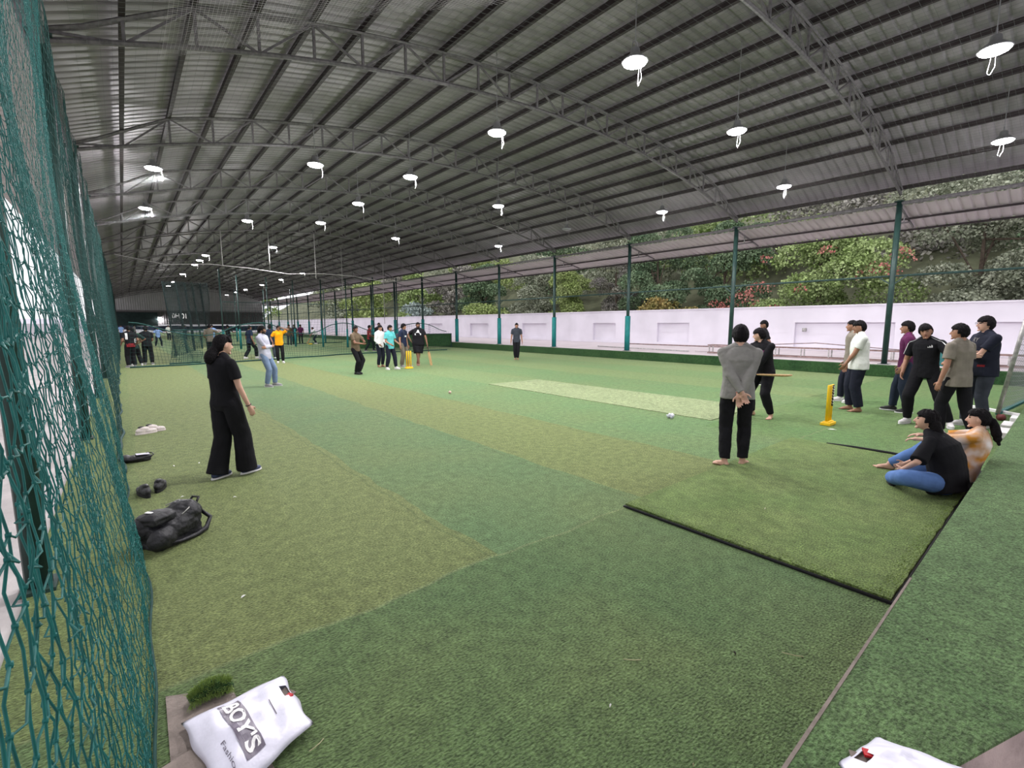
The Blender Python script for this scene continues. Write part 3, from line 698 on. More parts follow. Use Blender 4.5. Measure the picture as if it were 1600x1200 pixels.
def hair_mesh(c, rot, s, style, seed):
    rs = random.Random(seed); n = 34; m = 22; mb = MB(); rg = []
    for i in range(m):
        th = PI*(i+0.3)/(m-0.4); z = -math.cos(th); q = math.sin(th); ring = []
        for k in range(n):
            az = 2*PI*k/n; x = q*math.cos(az); y = q*math.sin(az); f = max(0, y)/(q+1e-6)
            line = -0.68+1.10*f**0.6 if style != 'crop' else -0.40+0.98*f**0.6
            if style == 'fringe': line -= 0.16*f**4
            if abs(x) > 0.6*q and y > -0.35*q: line = max(line, 0.28) if y > 0.18*q else -0.22
            on = z > line
            kx = 1.07 if style in ('mop', 'fringe') else 1.04
            g = kx+0.05*math.sin(az*7+seed)*math.sin(z*6+seed*2)+0.03*math.sin(az*13+z*9+seed)+rs.uniform(-0.03, 0.05)
            if style in ('mop', 'fringe') and z > 0.1: g += 0.07*z
            if not on: g = 0.84
            ring.append(c+rot @ (Vector((x*0.077*g, y*0.096*g, z*0.118*(g if z > 0 else min(g, 1.02))))*s))
        rg.append(ring)
    mb.rings(rg)
    def P(x, y, z): return c+rot @ (Vector((x, y, z))*s)
    kk = dict(mop=1.10, fringe=1.10, crop=1.03).get(style, 1.07)
    for i in range(90 if style in ('mop', 'fringe') else 50):
        az = rs.uniform(0, 2*PI); y0 = math.sin(az); f = max(0, y0); z1 = (-0.62+(1.08 if style != 'fringe' else 0.92)*f**0.6)+rs.uniform(-0.08, 0.12); z0 = rs.uniform(0.55, 0.93)
        if abs(math.cos(az)) > 0.6 and y0 > -0.35: z1 = max(z1, 0.30) if y0 > 0.18 else -0.2
        if z1 > z0: continue
        a = None; sw_ = rs.uniform(-0.25, 0.25)+(0.25 if f else 0)
        for t in (0, 0.35, 0.7, 1.0):
            z = z0+(z1-z0)*t; q = math.sqrt(max(0.02, 1-z*z)); aa = az+sw_*t; k_ = kk*(1.0+0.04*rs.random()); b = P(q*math.cos(aa)*0.077*k_, q*math.sin(aa)*0.096*k_, z*0.118*(kk if z > 0 else 1.0))
            if a is not None: mb.caps(a, b, 0.012*s, 0.011*s if t < 1 else 0.005*s, 7)
            a = b
    if style == 'ponytail':
        mb.ell(P(0, -0.108, -0.01), (0.03*s, 0.03*s, 0.03*s)); a = P(0, -0.12, -0.015)
        for t, w in ((0.04, 0.038), (0.09, 0.048), (0.15, 0.05), (0.21, 0.04), (0.27, 0.018)):
            b = P(0.006*math.sin(t*40), -0.125-t*0.22, -0.02-t); mb.caps(a, b, w*s*0.9, w*s, 12); a = b
    if style == 'lowtail':
        mb.ell(P(0, -0.09, -0.075), (0.06*s, 0.055*s, 0.06*s)); a = P(0, -0.10, -0.09)
        for t, w in ((0.04, 0.06), (0.09, 0.065), (0.13, 0.05)):
            b = P(0, -0.11-t*0.25, -0.09-t*0.75); mb.caps(a, b, w*s, w*s, 12); a = b
    if style == 'long':
        for q in (-1, 0, 1):
            a = P(0.04*q, -0.07, -0.03)
            for t, w in ((0.12, 0.05), (0.26, 0.055), (0.42, 0.045), (0.55, 0.022)):
                b = P(0.03*q+0.015*math.sin(t*9+q), -0.085-t*0.28, -0.03-t); mb.caps(a, b, w*s, w*s, 12); a = b
    return mb

def person(loc, heading, h, label, vox=0.0065, skin='a', hair='mop', feet=((0.11, 0.0), (-0.11, 0.0)), footz=(0, 0), toe=(12, -12), knees=((0.1, 1, 0), (-0.1, 1, 0)), hipz=0.928, hip=(0, 0),
           lean=(0, 0.02), bend=0.0, twist=0.0, hands=((0.27, 0.05, 0.82), (-0.27, 0.05, 0.82)), elbows=((0.25, -1, 0), (-0.25, -1, 0)), palms=None, hdir=(None, None), curl=(0.55, 0.55),
           head=(0, 0, 0), bulk=1.0, fem=False, top='tee', topc='black', topmat=None, hem=-0.20, loose=1.0, legs='slim', legc='black', shoe='black', sole=True, beard=False, seat=False, seed=0, disp=0.012, extras=None, group=None):
    s = h/1.715
    Z = lambda p: Vector(p)*s
    P = Z((hip[0], hip[1], hipz)); side = (1, -1)
    up = Vector((lean[0], lean[1], 1)).normalized(); N = P+up*0.562*s
    Mid = (P+N)/2+Vector((0, -bend*s, 0))
    def spine(t):
        if t < 0: return P+Vector((0, 0, t*0.562*s)) if not seat else P+up*(t*0.562*s)
        return P*(1-t)**2+Mid*2*t*(1-t)+N*t*t
    rt0 = Vector((1, 0, 0)); rt1 = (Matrix.Rotation(R(twist), 3, 'Z') @ rt0); rt1 = (rt1-up*rt1.dot(up)).normalized()
    sw = (0.160 if fem else 0.183)*(0.85+0.15*bulk)
    shd = [spine(0.865)+rt1*q*sw*s-up*0.012*s for q in side]
    hips = [P+Vector((q*0.092*s, 0, -0.005*s)) for q in side]
    ank = [Z((feet[i][0], feet[i][1], 0.082+footz[i])) for i in (0, 1)]
    kn = []; an = []
    for i in (0, 1):
        k, a = ik(hips[i], ank[i], 0.435*s, 0.42*s, knees[i]); kn.append(k); an.append(a)
    el = []; wr = []
    for i in (0, 1):
        e, w = ik(shd[i], Z(hands[i]), 0.295*s, 0.255*s, elbows[i]); el.append(e); wr.append(w)
    hrot = (Matrix.Rotation(R(head[0]), 3, 'Z') @ Matrix.Rotation(R(head[1]), 3, 'X') @ Matrix.Rotation(R(head[2]), 3, 'Y'))
    hc = N+up*0.036*s+hrot @ (Vector((0, 0.024, 0.090))*s)
    def ring(t, a, b, n=22):
        c = spine(t); dt = (spine(min(1, t+0.05))-spine(t-0.05)).normalized(); rr = (rt0*(1-max(0, t))+rt1*max(0, t)); rr = (rr-dt*rr.dot(dt)).normalized(); fw = dt.cross(rr)
        ex = 0.82
        out = []
        for k in range(n):
            ca, sa = math.cos(2*PI*k/n), math.sin(2*PI*k/n)
            out.append(c+rr*(abs(ca)**ex*math.copysign(1, ca))*a*s+fw*(abs(sa)**ex*math.copysign(1, sa))*b*s)
        return out
    wb = bulk; fw_ = 0.92 if fem else 1.0
    # --- body, one continuous surface
    B = MB()
    B.rings([ring(t, a*w, b*w) for t, a, b, w in ((-0.14, .10, .08, wb), (-0.06, .145, .10, wb), (.08, .15, .105, wb), (.3, .128*fw_, .09, wb), (.5, .14*fw_, .097, wb), (.7, .158*fw_, .105, wb), (.85, .150*fw_, .092, 1), (.93, .10, .07, 1), (1.0, .056, .055, 1))])
    B.caps(spine(0.95), hc-hrot @ Vector((0, 0.02, 0.03))*s, 0.060*s*fw_, 0.054*s*fw_)
    head_shapes(B, hc, hrot, s, fem)
    for i in (0, 1):
        g = 0.85+0.15*bulk; gf = 0.86 if fem else 1.0
        B.caps(spine(0.84)+rt1*side[i]*0.10*s, shd[i], 0.06*s, 0.050*s); B.caps(spine(1.02)+rt1*side[i]*0.015*s, shd[i]-rt1*side[i]*0.03*s, 0.036*s, 0.036*s); B.caps(shd[i], el[i], 0.050*s*g*gf, 0.040*s*g*gf); B.caps(el[i], wr[i], 0.040*s*g*gf, 0.027*s*gf)
        B.caps(hips[i], kn[i], 0.082*s*bulk, 0.056*s*g); B.caps(kn[i], kn[i]+(an[i]-kn[i])*0.35, 0.054*s*g, 0.055*s*g); B.caps(kn[i]+(an[i]-kn[i])*0.35, an[i], 0.055*s*g, 0.037*s)
        hd = Vector(hdir[i]) if hdir[i] else (wr[i]-el[i]).normalized()
        pn = Vector(palms[i]) if palms and palms[i] else Vector((-side[i], 0.15, 0.1))
        hand_shapes(B, wr[i], hd, side[i] if True else 1, pn, s*(0.92 if fem else 1.0), curl[i])
        fd = Vector((math.sin(R(toe[i])), math.cos(R(toe[i])), 0)); fx = Vector((fd.y, -fd.x, 0)); zf = an[i].z-0.082*s
        bare = shoe is None; q = 1.0 if bare else 0.86
        B.caps(an[i], an[i]-Vector((0, 0, 0.045*s))-fd*0.015*s, 0.036*s*q, 0.034*s*q); base = Vector((an[i].x, an[i].y, zf))
        B.caps(base-fd*0.03*s+Vector((0, 0, 0.033*s)), base+fd*0.11*s+Vector((0, 0, 0.026*s)), 0.032*s*q, 0.026*s*q)
        B.caps(base+fd*0.0*s+Vector((0, 0, 0.055*s)), base+fd*0.10*s+Vector((0, 0, 0.028*s)), 0.032*s*q, 0.026*s*q)
        B.ell(base+fd*0.10*s+Vector((0, 0, 0.022*s)), (0.043*s*q, 0.05*s*q, 0.021*s), Matrix((fx, fd, Vector((0, 0, 1)))).transposed())
        if bare:
            for k in range(5):
                o_ = (-0.032+0.016*k)*-side[i]; r_ = 0.0125 if k == 0 else 0.0088
                B.caps(base+fd*0.12*s+fx*o_*1.0*s*-1+Vector((0, 0, 0.014*s)), base+fd*(0.172-0.010*k)*s-fx*o_*1.1*s+Vector((0, 0, 0.011*s)), r_*s, r_*0.9*s, 8)
    me = fuse(B, 'person', vox, 3)
    co = np.empty(len(me.polygons)*3, np.float32); me.polygons.foreach_get('center', co); co = co.reshape(-1, 3)
    Rm = np.array(hrot); lc = (co-np.array(hc))@Rm/s
    idx = np.zeros(len(co), np.int32); ax = np.abs(lc[:, 0]); fr = lc[:, 1] > 0.05; v = max(1.0, vox/0.008)
    idx[fr & (np.abs(ax-0.031) < 0.013*v) & (np.abs(lc[:, 2]-0.012) < 0.0065*v)] = 1
    idx[fr & (np.abs(ax-0.031) < 0.020*v) & (np.abs(lc[:, 2]-0.036) < 0.0052*v)] = 3
    idx[fr & (ax < 0.024) & (np.abs(lc[:, 2]+0.058) < 0.010)] = 2
    if beard:
        bb = (lc[:, 2] < -0.030) & (lc[:, 2] > -0.135) & (lc[:, 1] > 0.005) & (ax < 0.09) & ~((ax < 0.022) & (np.abs(lc[:, 2]+0.058) < 0.008) & fr) & ~((ax < 0.018) & (lc[:, 2] > -0.042))
        idx[bb & (idx == 0)] = 3
    me.polygons.foreach_set('material_index', idx)
    o = link('person', me, [SKIN[skin], EYE, LIP, STUB if beard else HAIR])
    o.location = (loc[0], loc[1], loc[2] if len(loc) > 2 else 0); o.rotation_euler = (0, 0, R(heading-90)); tag(o, label, 'person', group)
    cv = vox*1.25
    def cl(mb, name, m, dsp=None, sm=4): return link(name, fuse(mb, name, cv, sm, (disp if dsp is None else dsp)*s, 0.11), m, o)
    # --- trousers
    if legs:
        T = MB(); k = 1.0 if not fem else 0.98
        T.rings([ring(t, a*wb*k, b*wb) for t, a, b in ((-0.17, .125, .10), (-0.07, .170, .122), (.03, .172, .125), (.13, .160, .116), (.17, .155, .112))])
        prof = dict(slim=(.098, .078, .076, .062), loose=(.105, .088, .088, .078), jog=(.105, .085, .080, .056), wide=(.108, .100, .106, .120), shorts=(.118, .108, 0, 0), jeans=(.100, .078, .076, .066))[legs]
        for i in (0, 1):
            hp = hips[i]+Vector((side[i]*0.004*s, 0, 0)); hi = Vector((0, 0, 0))
            if legs == 'shorts':
                T.caps(hp, hp+(kn[i]-hp)*0.96, prof[0]*wb*s, prof[1]*wb*s, 18, False, True)
            else:
                T.caps(hp, kn[i], prof[0]*wb*s, prof[1]*(0.7+0.3*wb)*s, 18); mid = kn[i]+(an[i]-kn[i])*0.45; end = kn[i]+(an[i]-kn[i])*(0.95 if legs != 'wide' else 1.06)
                T.caps(kn[i], mid, prof[1]*(0.7+0.3*wb)*s, prof[2]*s, 18); T.caps(mid, end, prof[2]*s, prof[3]*s, 18, False, True)
        t_ = cl(T, 'shorts' if legs == 'shorts' else 'trousers', C[legc])
    # --- top
    S_ = MB(); L = loose; hemt = hem
    rows_ = [(hemt, .178*wb, .128*wb), (hemt+0.03, .180*wb, .130*wb), (0.02, .176*wb, .128*wb), (.25, .160*wb*fw_, .116*wb), (.5, .163*wb*fw_, .120*wb), (.7, .176*(0.5+0.5*wb)*fw_, .126*(0.5+0.5*wb)), (.84, .178*fw_, .114), (.92, .145*fw_, .092), (.975, .088, .074), (.99, .072, .066)]
    S_.rings([ring(t, a*(L if t < 0.8 else 1), b*(L if t < 0.8 else 1)) for t, a, b in rows_])
    for i in (0, 1):
        g = (0.82+0.18*bulk)*(0.88 if fem else 1.0)
        S_.caps(spine(0.82)+rt1*side[i]*0.10*s, shd[i], 0.082*s*g, 0.064*s*g); S_.caps(spine(0.995)+rt1*side[i]*0.040*s, shd[i]-rt1*side[i]*0.02*s, 0.056*s*g, 0.062*s*g)
        if top == 'long' or top == 'shirt':
            S_.caps(shd[i], el[i], 0.070*s*g, 0.056*s*g*L, 16); S_.caps(el[i], wr[i]-(wr[i]-el[i])*0.06, 0.057*s*g*L, 0.042*s*g, 16, False, True)
        else:
            q = 0.66 if top == 'tee' else 0.95
            S_.caps(shd[i], shd[i]+(el[i]-shd[i])*q, 0.069*s*g, 0.070*s*g*L, 16, False, True)
    sh = cl(S_, 'sweatshirt' if top == 'long' else ('shirt' if top == 'shirt' else 'tshirt'), topmat or C[topc])
    if top in ('long', 'tee'):
        mb = MB(); pts = [p+up*0.004 for p in ring(0.985, .078, .070, 18)]; mb.tube(pts+[pts[0]], 0.008*s, 6); mb.build('collar', topmat or C[topc], sh, True)
    if top == 'shirt':
        mb = MB(); r0 = ring(0.975, .088, .076, 18); r1 = ring(1.03, .070, .068, 18); mb.rings([r0, r1], False); cc = mb.build('collar', topmat or C[topc], sh, True); cc.modifiers.new('s', 'SOLIDIFY').thickness = 0.006
    # --- hair
    if hair:
        link('hair', fuse(hair_mesh(hc, hrot, s, hair, seed), 'hair', max(0.0055, vox), 1), HAIR, o)
    # --- shoes
    if shoe:
        for i in (0, 1):
            fd = Vector((math.sin(R(toe[i])), math.cos(R(toe[i])), 0)); fx = Vector((fd.y, -fd.x, 0)); zf = an[i].z-0.082*s; base = Vector((an[i].x, an[i].y, zf)); F = MB(); rot = Matrix((fx, fd, Vector((0, 0, 1)))).transposed()
            F.caps(base-fd*0.035*s+Vector((0, 0, 0.05*s)), base+fd*0.10*s+Vector((0, 0, 0.045*s)), 0.042*s, 0.038*s); F.ell(base+fd*0.11*s+Vector((0, 0, 0.035*s)), (0.046*s, 0.085*s, 0.034*s), rot); F.ell(base-fd*0.02*s+Vector((0, 0, 0.045*s)), (0.042*s, 0.06*s, 0.04*s), rot)
            F.caps(base+fd*0.0*s+Vector((0, 0, 0.08*s)), base+fd*0.05*s+Vector((0, 0, 0.06*s)), 0.044*s, 0.036*s)
            q = link('shoe', fuse(F, 'shoe', max(0.007, vox), 2), SHOE[shoe], o)
            G = MB(); rg = []
            for zz_ in (0.001, 0.02):
                pts = []
                for k in range(20):
                    a = 2*PI*k/20; ca, sa = math.cos(a), math.sin(a); w_ = 0.049 if sa > 0 else 0.043
                    pts.append(base+fx*w_*ca*s+fd*(0.055+0.145*sa)*s+Vector((0, 0, zz_*s)))
                rg.append(pts)
            G.rings(rg); G.build('sole', SOLE if sole else SHOE['black'], q)
    o['_'] = 0; del o['_']
    info = dict(o=o, shirt=sh, spine=spine, s=s, up=up, rt=rt1, wr=wr, el=el, hc=hc, hrot=hrot, kn=kn, an=an, shd=shd)
    return info
def bracelet(p, i, m, r=0.032):
    a = p['el'][i]; b = p['wr'][i]; c = b-(b-a)*0.06; mb = MB(); d = (b-a).normalized(); u, v = mb.frame(d); rr = r*p['s']
    pts = [c+(u*math.cos(k*PI/6)+v*math.sin(k*PI/6))*rr for k in range(13)]; mb.tube(pts, 0.005, 5); mb.build('bracelet', m, p['o'], True)
def chest(p, V2, F, m, name, t=0.72, x=0.0, back=False, sc=1.0):
    c = p['spine'](t); f = p['up'].cross(p['rt']); d = f if back else -f
    return decal(p['shirt'], name, m, [(a*sc, b*sc) for a, b in V2], F, c+p['rt']*x, d, p['up'], 0.009)
def poly2(pts): return pts, [tuple(range(len(pts)))]
def grid2(w, h, n=6):
    V = [(-w/2+w*i/n, -h/2+h*j/n) for i in range(n+1) for j in range(n+1)]
    return V, [(i*(n+1)+j, (i+1)*(n+1)+j, (i+1)*(n+1)+j+1, i*(n+1)+j+1) for i in range(n) for j in range(n)]
FOLD = dict(hands=((-0.13, 0.24, 1.13), (0.14, 0.21, 1.10)), elbows=((0.9, 0.1, -0.8), (-0.9, 0.1, -0.8)), palms=((0, -1, 0.2), (0, -1, 0.2)), curl=(0.35, 0.4), hdir=((-0.9, 0.05, 0.1), (0.9, 0.05, 0.1)))
WHITE_PRINT = mat('print_white', (0.62, 0.62, 0.62), 0.7); GREY_PRINT = mat('print_grey', (0.20, 0.19, 0.18), 0.8)

# foreground
p = person((0.84, 6.13), 28, 1.62, 'woman in black top and wide black trousers standing by the left net', 0.006, 'd', 'lowtail', feet=((0.06, 0.17), (-0.10, -0.10)), toe=(2, -6), lean=(0, -0.03), hands=((0.25, 0.13, 0.83), (-0.22, 0.10, 0.84)),
           head=(-12, -6, 0), fem=True, topc='black', hem=-0.06, loose=1.04, legs='wide', legc='black', shoe='navy', seed=3)
bracelet(p, 0, M['black'])
p = person((2.98, 14.75), -42, 1.72, 'man in lilac grey shirt and blue jeans leaning back with folded arms', 0.008, 'b', 'mop', feet=((0.12, 0.18), (-0.14, 0.26)), lean=(0.03, -0.12), hip=(0.02, 0.12), hipz=0.905, head=(18, 0, 0), top='shirt', topc='lilac', hem=-0.22, loose=1.06, legs='jeans', legc='jeans', shoe='grey', beard=True, seed=5, **FOLD)
p = person((5.74, 2.64), 30, 1.72, 'barefoot man in grey sweatshirt seen from behind with hands clasped behind his back', 0.0055, 'd', 'mop', feet=((0.105, 0.05), (-0.105, -0.05)), toe=(35, -52), lean=(0, 0.02), hands=((-0.01, -0.18, 0.90), (0.04, -0.215, 0.93)),
           elbows=((1, -0.35, 0), (-1, -0.35, 0)), palms=((0.1, -1, 0.1), (0.1, -1, 0)), hdir=((0.1, -0.1, -1), (0.35, 0.0, -0.9)), curl=(0.5, 0.9), head=(6, 0, 0), top='long', topc='grey', hem=-0.13, loose=1.10, legs='slim', legc='black', shoe=None, seed=2, disp=0.02)
bracelet(p, 0, M['red'], 0.036)
bat_p = p = person((9.30, 3.80), 168, 1.74, 'batsman in black sweatshirt holding a bat level, standing at the near crease', 0.006, 'd', 'fringe', feet=((0.19, 0.0), (-0.20, 0.02)), toe=(30, -20), hipz=0.86, lean=(0.03, 0.20), bend=-0.01, hands=((0.06, 0.32, 0.79), (0.02, 0.34, 0.86)),
           elbows=((1, -0.2, 0), (-1, -0.2, 0)), hdir=((-0.5, 0.5, -0.3), (-0.1, 0.6, -0.2)), curl=(1.1, 1.1), head=(-62, -6, 0), top='long', topc='black', hem=-0.14, loose=1.08, legs='jog', legc='black', shoe=None, seed=4, disp=0.016)
V2, F2 = grid2(0.26, 0.05); chest(p, V2, F2, C['plum'], 'chest_print', 0.72)
p = person((14.4, 5.95), 118, 1.84, 'man in black t-shirt standing behind the batsman, mostly hidden by him', 0.008, 'c', 'fringe', lean=(0, 0.0), head=(30, 0, 0), topc='black', legc='black', hands=((0.26, 0.02, 0.86), (-0.30, -0.05, 0.90)), shoe='black', seed=9)
V2, F2 = grid2(0.2, 0.07); chest(p, V2, F2, C['teal'], 'chest_print', 0.72)
p = person((11.41, 2.86), 118, 1.80, 'barefoot man in white t-shirt and black trousers beside the near stumps', 0.006, 'b', 'fringe', feet=((0.13, 0.05), (-0.13, -0.03)), toe=(15, -8), bulk=1.16, hands=((0.20, 0.15, 0.84), (-0.10, 0.24, 0.90)), elbows=((0.8, -0.8, 0), (-1, -0.6, 0)),
           head=(6, -3, 0), topc='white', hem=-0.20, loose=1.06, legs='loose', legc='ink', shoe=None, seed=6)
p = person((12.6, 3.30), 118, 1.82, 'man mostly hidden behind the man in the white t-shirt', 0.008, 'b', 'crop', feet=((0.1, 0.12), (-0.11, -0.05)), topc='tan', legc='ink', shoe='white', seed=7)
p = person((12.0, 2.22), 105, 1.79, 'man in plum t-shirt and blue jeans, half hidden behind the man in the striped shirt', 0.007, 'b', 'mop', feet=((0.10, 0.14), (-0.1, -0.08)), topc='plum', legs='jeans', legc='darkjean', shoe='black', hands=((0.25, 0.06, 0.88), (-0.26, 0.08, 0.88)), seed=8)
p = person((10.78, 1.70), 172, 1.80, 'man in black striped sports shirt standing with legs apart, head tilted', 0.006, 'b', 'fringe', feet=((0.17, 0.10), (-0.34, -0.06)), toe=(12, -25), hipz=0.875, lean=(0.05, 0.02), hip=(0.02, 0.0), hands=((0.30, 0.10, 0.86), (-0.30, 0.36, 1.06)), elbows=((0.4, -1, 0), (-0.8, -0.5, -0.4)),
           palms=(None, (0.5, -0.6, 0.6)), hdir=(None, (-0.55, 0.6, 0.05)), head=(12, -10, 12), topc='black', hem=-0.15, loose=1.03, legs='jog', legc='black', shoe='white', seed=10)
for q in (0, 1):
    a = p['spine'](0.96)+p['rt']*(0.07 if q == 0 else -0.07); b = p['shd'][q]+(p['el'][q]-p['shd'][q])*0.6; sd = 1 if q == 0 else -1; dd = p['rt']*-sd+Vector((0, 0, -1)); V = []
    path = [a+(p['shd'][q]-a)*t for t in np.linspace(0, 1, 7)]+[p['shd'][q]+(b-p['shd'][q])*t for t in np.linspace(0.1, 1, 7)]
    bv = BVHTree.FromPolygons([v.co for v in p['shirt'].data.vertices], [f.vertices for f in p['shirt'].data.polygons]); fwd_ = p['up'].cross(p['rt']); L1 = []
    for i_, c in enumerate(path):
        dd = (Vector((0, 0, -1))*(1-i_/12)+p['rt']*-sd*(i_/12+0.05)-fwd_*0.75).normalized()
        for w in (-0.03, 0.03):
            hit = bv.ray_cast(c+fwd_*0.02+(Vector((0, 0, 1))*(i_ < 7)*0.6+fwd_*0.4+p['rt']*sd*(i_ >= 7)*0.8)*w-dd*0.5, dd); L1.append((hit[0]-dd*0.012) if hit[0] is not None else c)
    mb = MB(); mb.add(L1, [(2*i_, 2*i_+1, 2*i_+3, 2*i_+2) for i_ in range(len(path)-1)]); mb.build('shoulder_stripe', WHITE_PRINT, p['shirt'])
V2 = []; F2 = []
for x0, x1, h0, h1 in ((-0.032, -0.014, 0.0, 0.016), (-0.010, 0.010, 0.0, 0.032), (0.014, 0.034, 0.0, 0.046)):
    k_ = len(V2); V2 += [(x0, -0.01), (x1, -0.01), (x1-0.004, h1*0.7-0.01), (x0+0.002, h1-0.01)]; F2.append((k_, k_+1, k_+2, k_+3))
chest(p, V2, F2, WHITE_PRINT, 'chest_logo', 0.76, -0.085)
p = person((9.95, 1.20), 62, 1.74, 'man in olive grey t-shirt seen from behind, stepping, hand by his side', 0.006, 'b', 'mop', feet=((0.10, -0.22), (-0.10, 0.10)), toe=(10, -10), hipz=0.922, lean=(0, 0.03), hands=((0.26, 0.10, 0.83), (-0.27, 0.06, 0.81)), head=(32, 0, 0), topc='tan', hem=-0.24, loose=1.08, legs='slim', legc='black', shoe='white', seed=12)
p = person((11.25, 1.06), 130, 1.86, 'tall man with folded arms in black printed t-shirt and dark jeans at the far right', 0.006, 'd', 'fringe', feet=((0.09, 0.10), (-0.10, -0.04)), bulk=1.12, head=(-10, 2, 0), topc='ink', hem=-0.20, loose=1.06, legs='jeans', legc='slate', shoe='white', seed=13, **FOLD)
V2, F2 = text_polys('RY', 0.10); chest(p, V2, F2, GREY_PRINT, 'chest_print', 0.80, 0.02)
V2, F2 = grid2(0.09, 0.035); chest(p, V2, F2, C['red'], 'hem_badge', 0.10, -0.14)
# glasses for him
mb = MB(); Ph = lambda x, y, z: p['hc']+p['hrot'] @ (Vector((x, y, z))*p['s'])
for q in (-1, 1):
    mb.tube([Ph(0.032*q+0.024*math.cos(k*PI/6), 0.108, 0.012+0.017*math.sin(k*PI/6)) for k in range(13)], 0.0022, 5); mb.tube([Ph(0.056*q, 0.105, 0.016), Ph(0.080*q, 0.0, 0.014)], 0.002, 5)
mb.build('glasses', M['black'], p['o'])
# seated women
p = person((6.36, 0.76, 0.036), 84, 1.60, 'woman in black t-shirt and blue jeans sitting cross-legged against the turf slab', 0.006, 'd', 'long', feet=((0.10, 0.36), (-0.12, 0.44)), toe=(-70, 70), knees=((1, 0.35, 0.25), (-1, 0.35, 0.25)), hipz=0.125, hip=(0, 0.0), seat=True,
           lean=(0.02, 0.36), bend=0.12, hands=((0.12, 0.40, 0.22), (-0.22, 0.32, 0.235)), elbows=((1, -0.5, 0.1), (-1, -0.5, 0.1)), head=(14, 4, 0), fem=True, topc='black', hem=-0.16, loose=1.25, top='half', legs='loose', legc='blue', shoe='black', sole=False, seed=14, bulk=1.1)
p = person((7.05, 0.73, 0.036), 92, 1.54, 'woman in orange and white tie-dye top sitting with arms on raised knees by slab', 0.006, 'd', 'ponytail', feet=((0.10, 0.60), (-0.11, 0.68)), toe=(6, -6), knees=((0.25, 0.3, 1), (-0.25, 0.3, 1)), hipz=0.112, seat=True,
           lean=(0.0, -0.20), bend=0.05, hands=((0.08, 0.46, 0.48), (-0.12, 0.43, 0.46)), elbows=((0.7, 0, -0.7), (-0.7, 0, -0.7)), curl=(0.7, 0.7), palms=((0, -0.2, -1), (0, -0.2, -1)), head=(8, -2, 0), fem=True, topmat=C['tiedye'], hem=-0.12, loose=1.12, top='half', legs='jeans', legc='blue', shoe=None, seed=15)
# middle distance
mv = 0.009
p = person((6.27, 16.26), -58, 1.72, 'bowler in brown t-shirt and black trousers with legs crossed in mid step', mv, 'c', 'crop', feet=((0.02, 0.0), (-0.06, 0.08)), footz=(0, 0.02), toe=(10, 25), knees=((0, 1, 0), (-0.9, 0.8, 0)), hipz=0.89, hands=((0.02, 0.30, 1.08), (-0.06, 0.32, 1.16)), elbows=((1, -0.4, -0.3), (-1, -0.4, -0.3)), head=(-15, 0, 0), topc='brown', hem=-0.14, legs='slim', legc='black', shoe='black', sole=False, seed=21)
p = person((8.16, 18.5), -70, 1.70, 'man in white shirt standing half hidden behind the teal shirt', mv, 'b', 'mop', topc='lilac', topmat=WHITE_PRINT, top='long', legc='ink', shoe=None, hands=((0.2, 0.2, 0.95), (-0.2, 0.2, 0.95)), seed=22)
p = person((8.02, 17.25), -72, 1.70, 'man in teal t-shirt and white shoes beside the far stumps', mv, 'b', 'mop', feet=((0.14, -0.05), (-0.16, 0.15)), hands=((0.2, 0.26, 1.0), (-0.22, 0.26, 1.02)), topc='teal', legs='jog', legc='ink', shoe='white', seed=23, loose=1.06)
p = person((8.95, 17.98), -60, 1.76, 'man in navy t-shirt with backpack straps and khaki trousers behind the far stumps', mv, 'b', 'fringe', feet=((0.14, 0), (-0.16, 0.1)), head=(18, 0, 0), topc='navy', legs='loose', legc='khaki', shoe='grey', seed=24)
V2, F2 = grid2(0.13, 0.06, 3); chest(p, V2, F2, WHITE_PRINT, 'chest_print', 0.55)
for q in (-1, 1):
    V2, F2 = grid2(0.035, 0.32, 6); chest(p, V2, F2, C['slate'], 'backpack_strap', 0.72, 0.10*q)
mb = MB(); mb.box((0, -0.20, 1.18), (0.27, 0.15, 0.40)); b_ = mb.build('backpack', C['slate'], p['o'], True, 0.05)
big = p = person((9.72, 18.10), -122, 1.82, 'large bearded man in black t-shirt and shorts leaning on a bat', mv, 'c', 'crop', feet=((-0.02, 0.10), (0.06, -0.02)), toe=(5, -8), knees=((0.2, 1, 0), (-0.2, 1, 0)), bulk=1.32, hands=((0.30, 0.02, 1.02), (-0.36, 0.14, 0.86)), elbows=((1, -0.5, 0), (-1, -0.3, 0)), topc='black', hem=-0.18, loose=1.08, legs='shorts', legc='black', shoe=None, beard=True, seed=25)
chest(p, *poly2([(-0.13, -0.08), (0.13, -0.08), (0.14, -0.03), (0.07, 0.02), (0.03, 0.13), (-0.01, 0.14), (-0.05, 0.04), (-0.13, -0.02)]), WHITE_PRINT, 'chest_print', 0.68)
p = person((15.14, 18.03), -130, 1.80, 'fielder in dark grey t-shirt standing alone near the right kerb', mv, 'b', 'crop', feet=((0.06, 0.0), (-0.05, 0.04)), topc='slate', legs='slim', legc='black', shoe=None, seed=26)
p = person((5.49, 23.41), -100, 1.68, 'man in orange t-shirt with one hand raised to his head', mv, 'c', 'mop', feet=((0.08, 0), (-0.12, 0.05)), hands=((0.28, 0.1, 0.98), (-0.16, 0.10, 1.62)), elbows=((0.8, -1, 0), (-1, 0.1, -0.3)), hdir=(None, (0.6, 0.1, 0.4)), topc='orange', loose=1.06, legs='slim', legc='black', shoe='white', seed=27)
fv = 0.013
p = person((5.75, 26.2), 80, 1.72, 'man in dark blue shirt and white shoes just behind the orange t-shirt', fv, 'c', 'mop', topc='navy', legs='jeans', legc='slate', shoe='white', seed=28, feet=((0.16, 0), (-0.14, 0.1)))
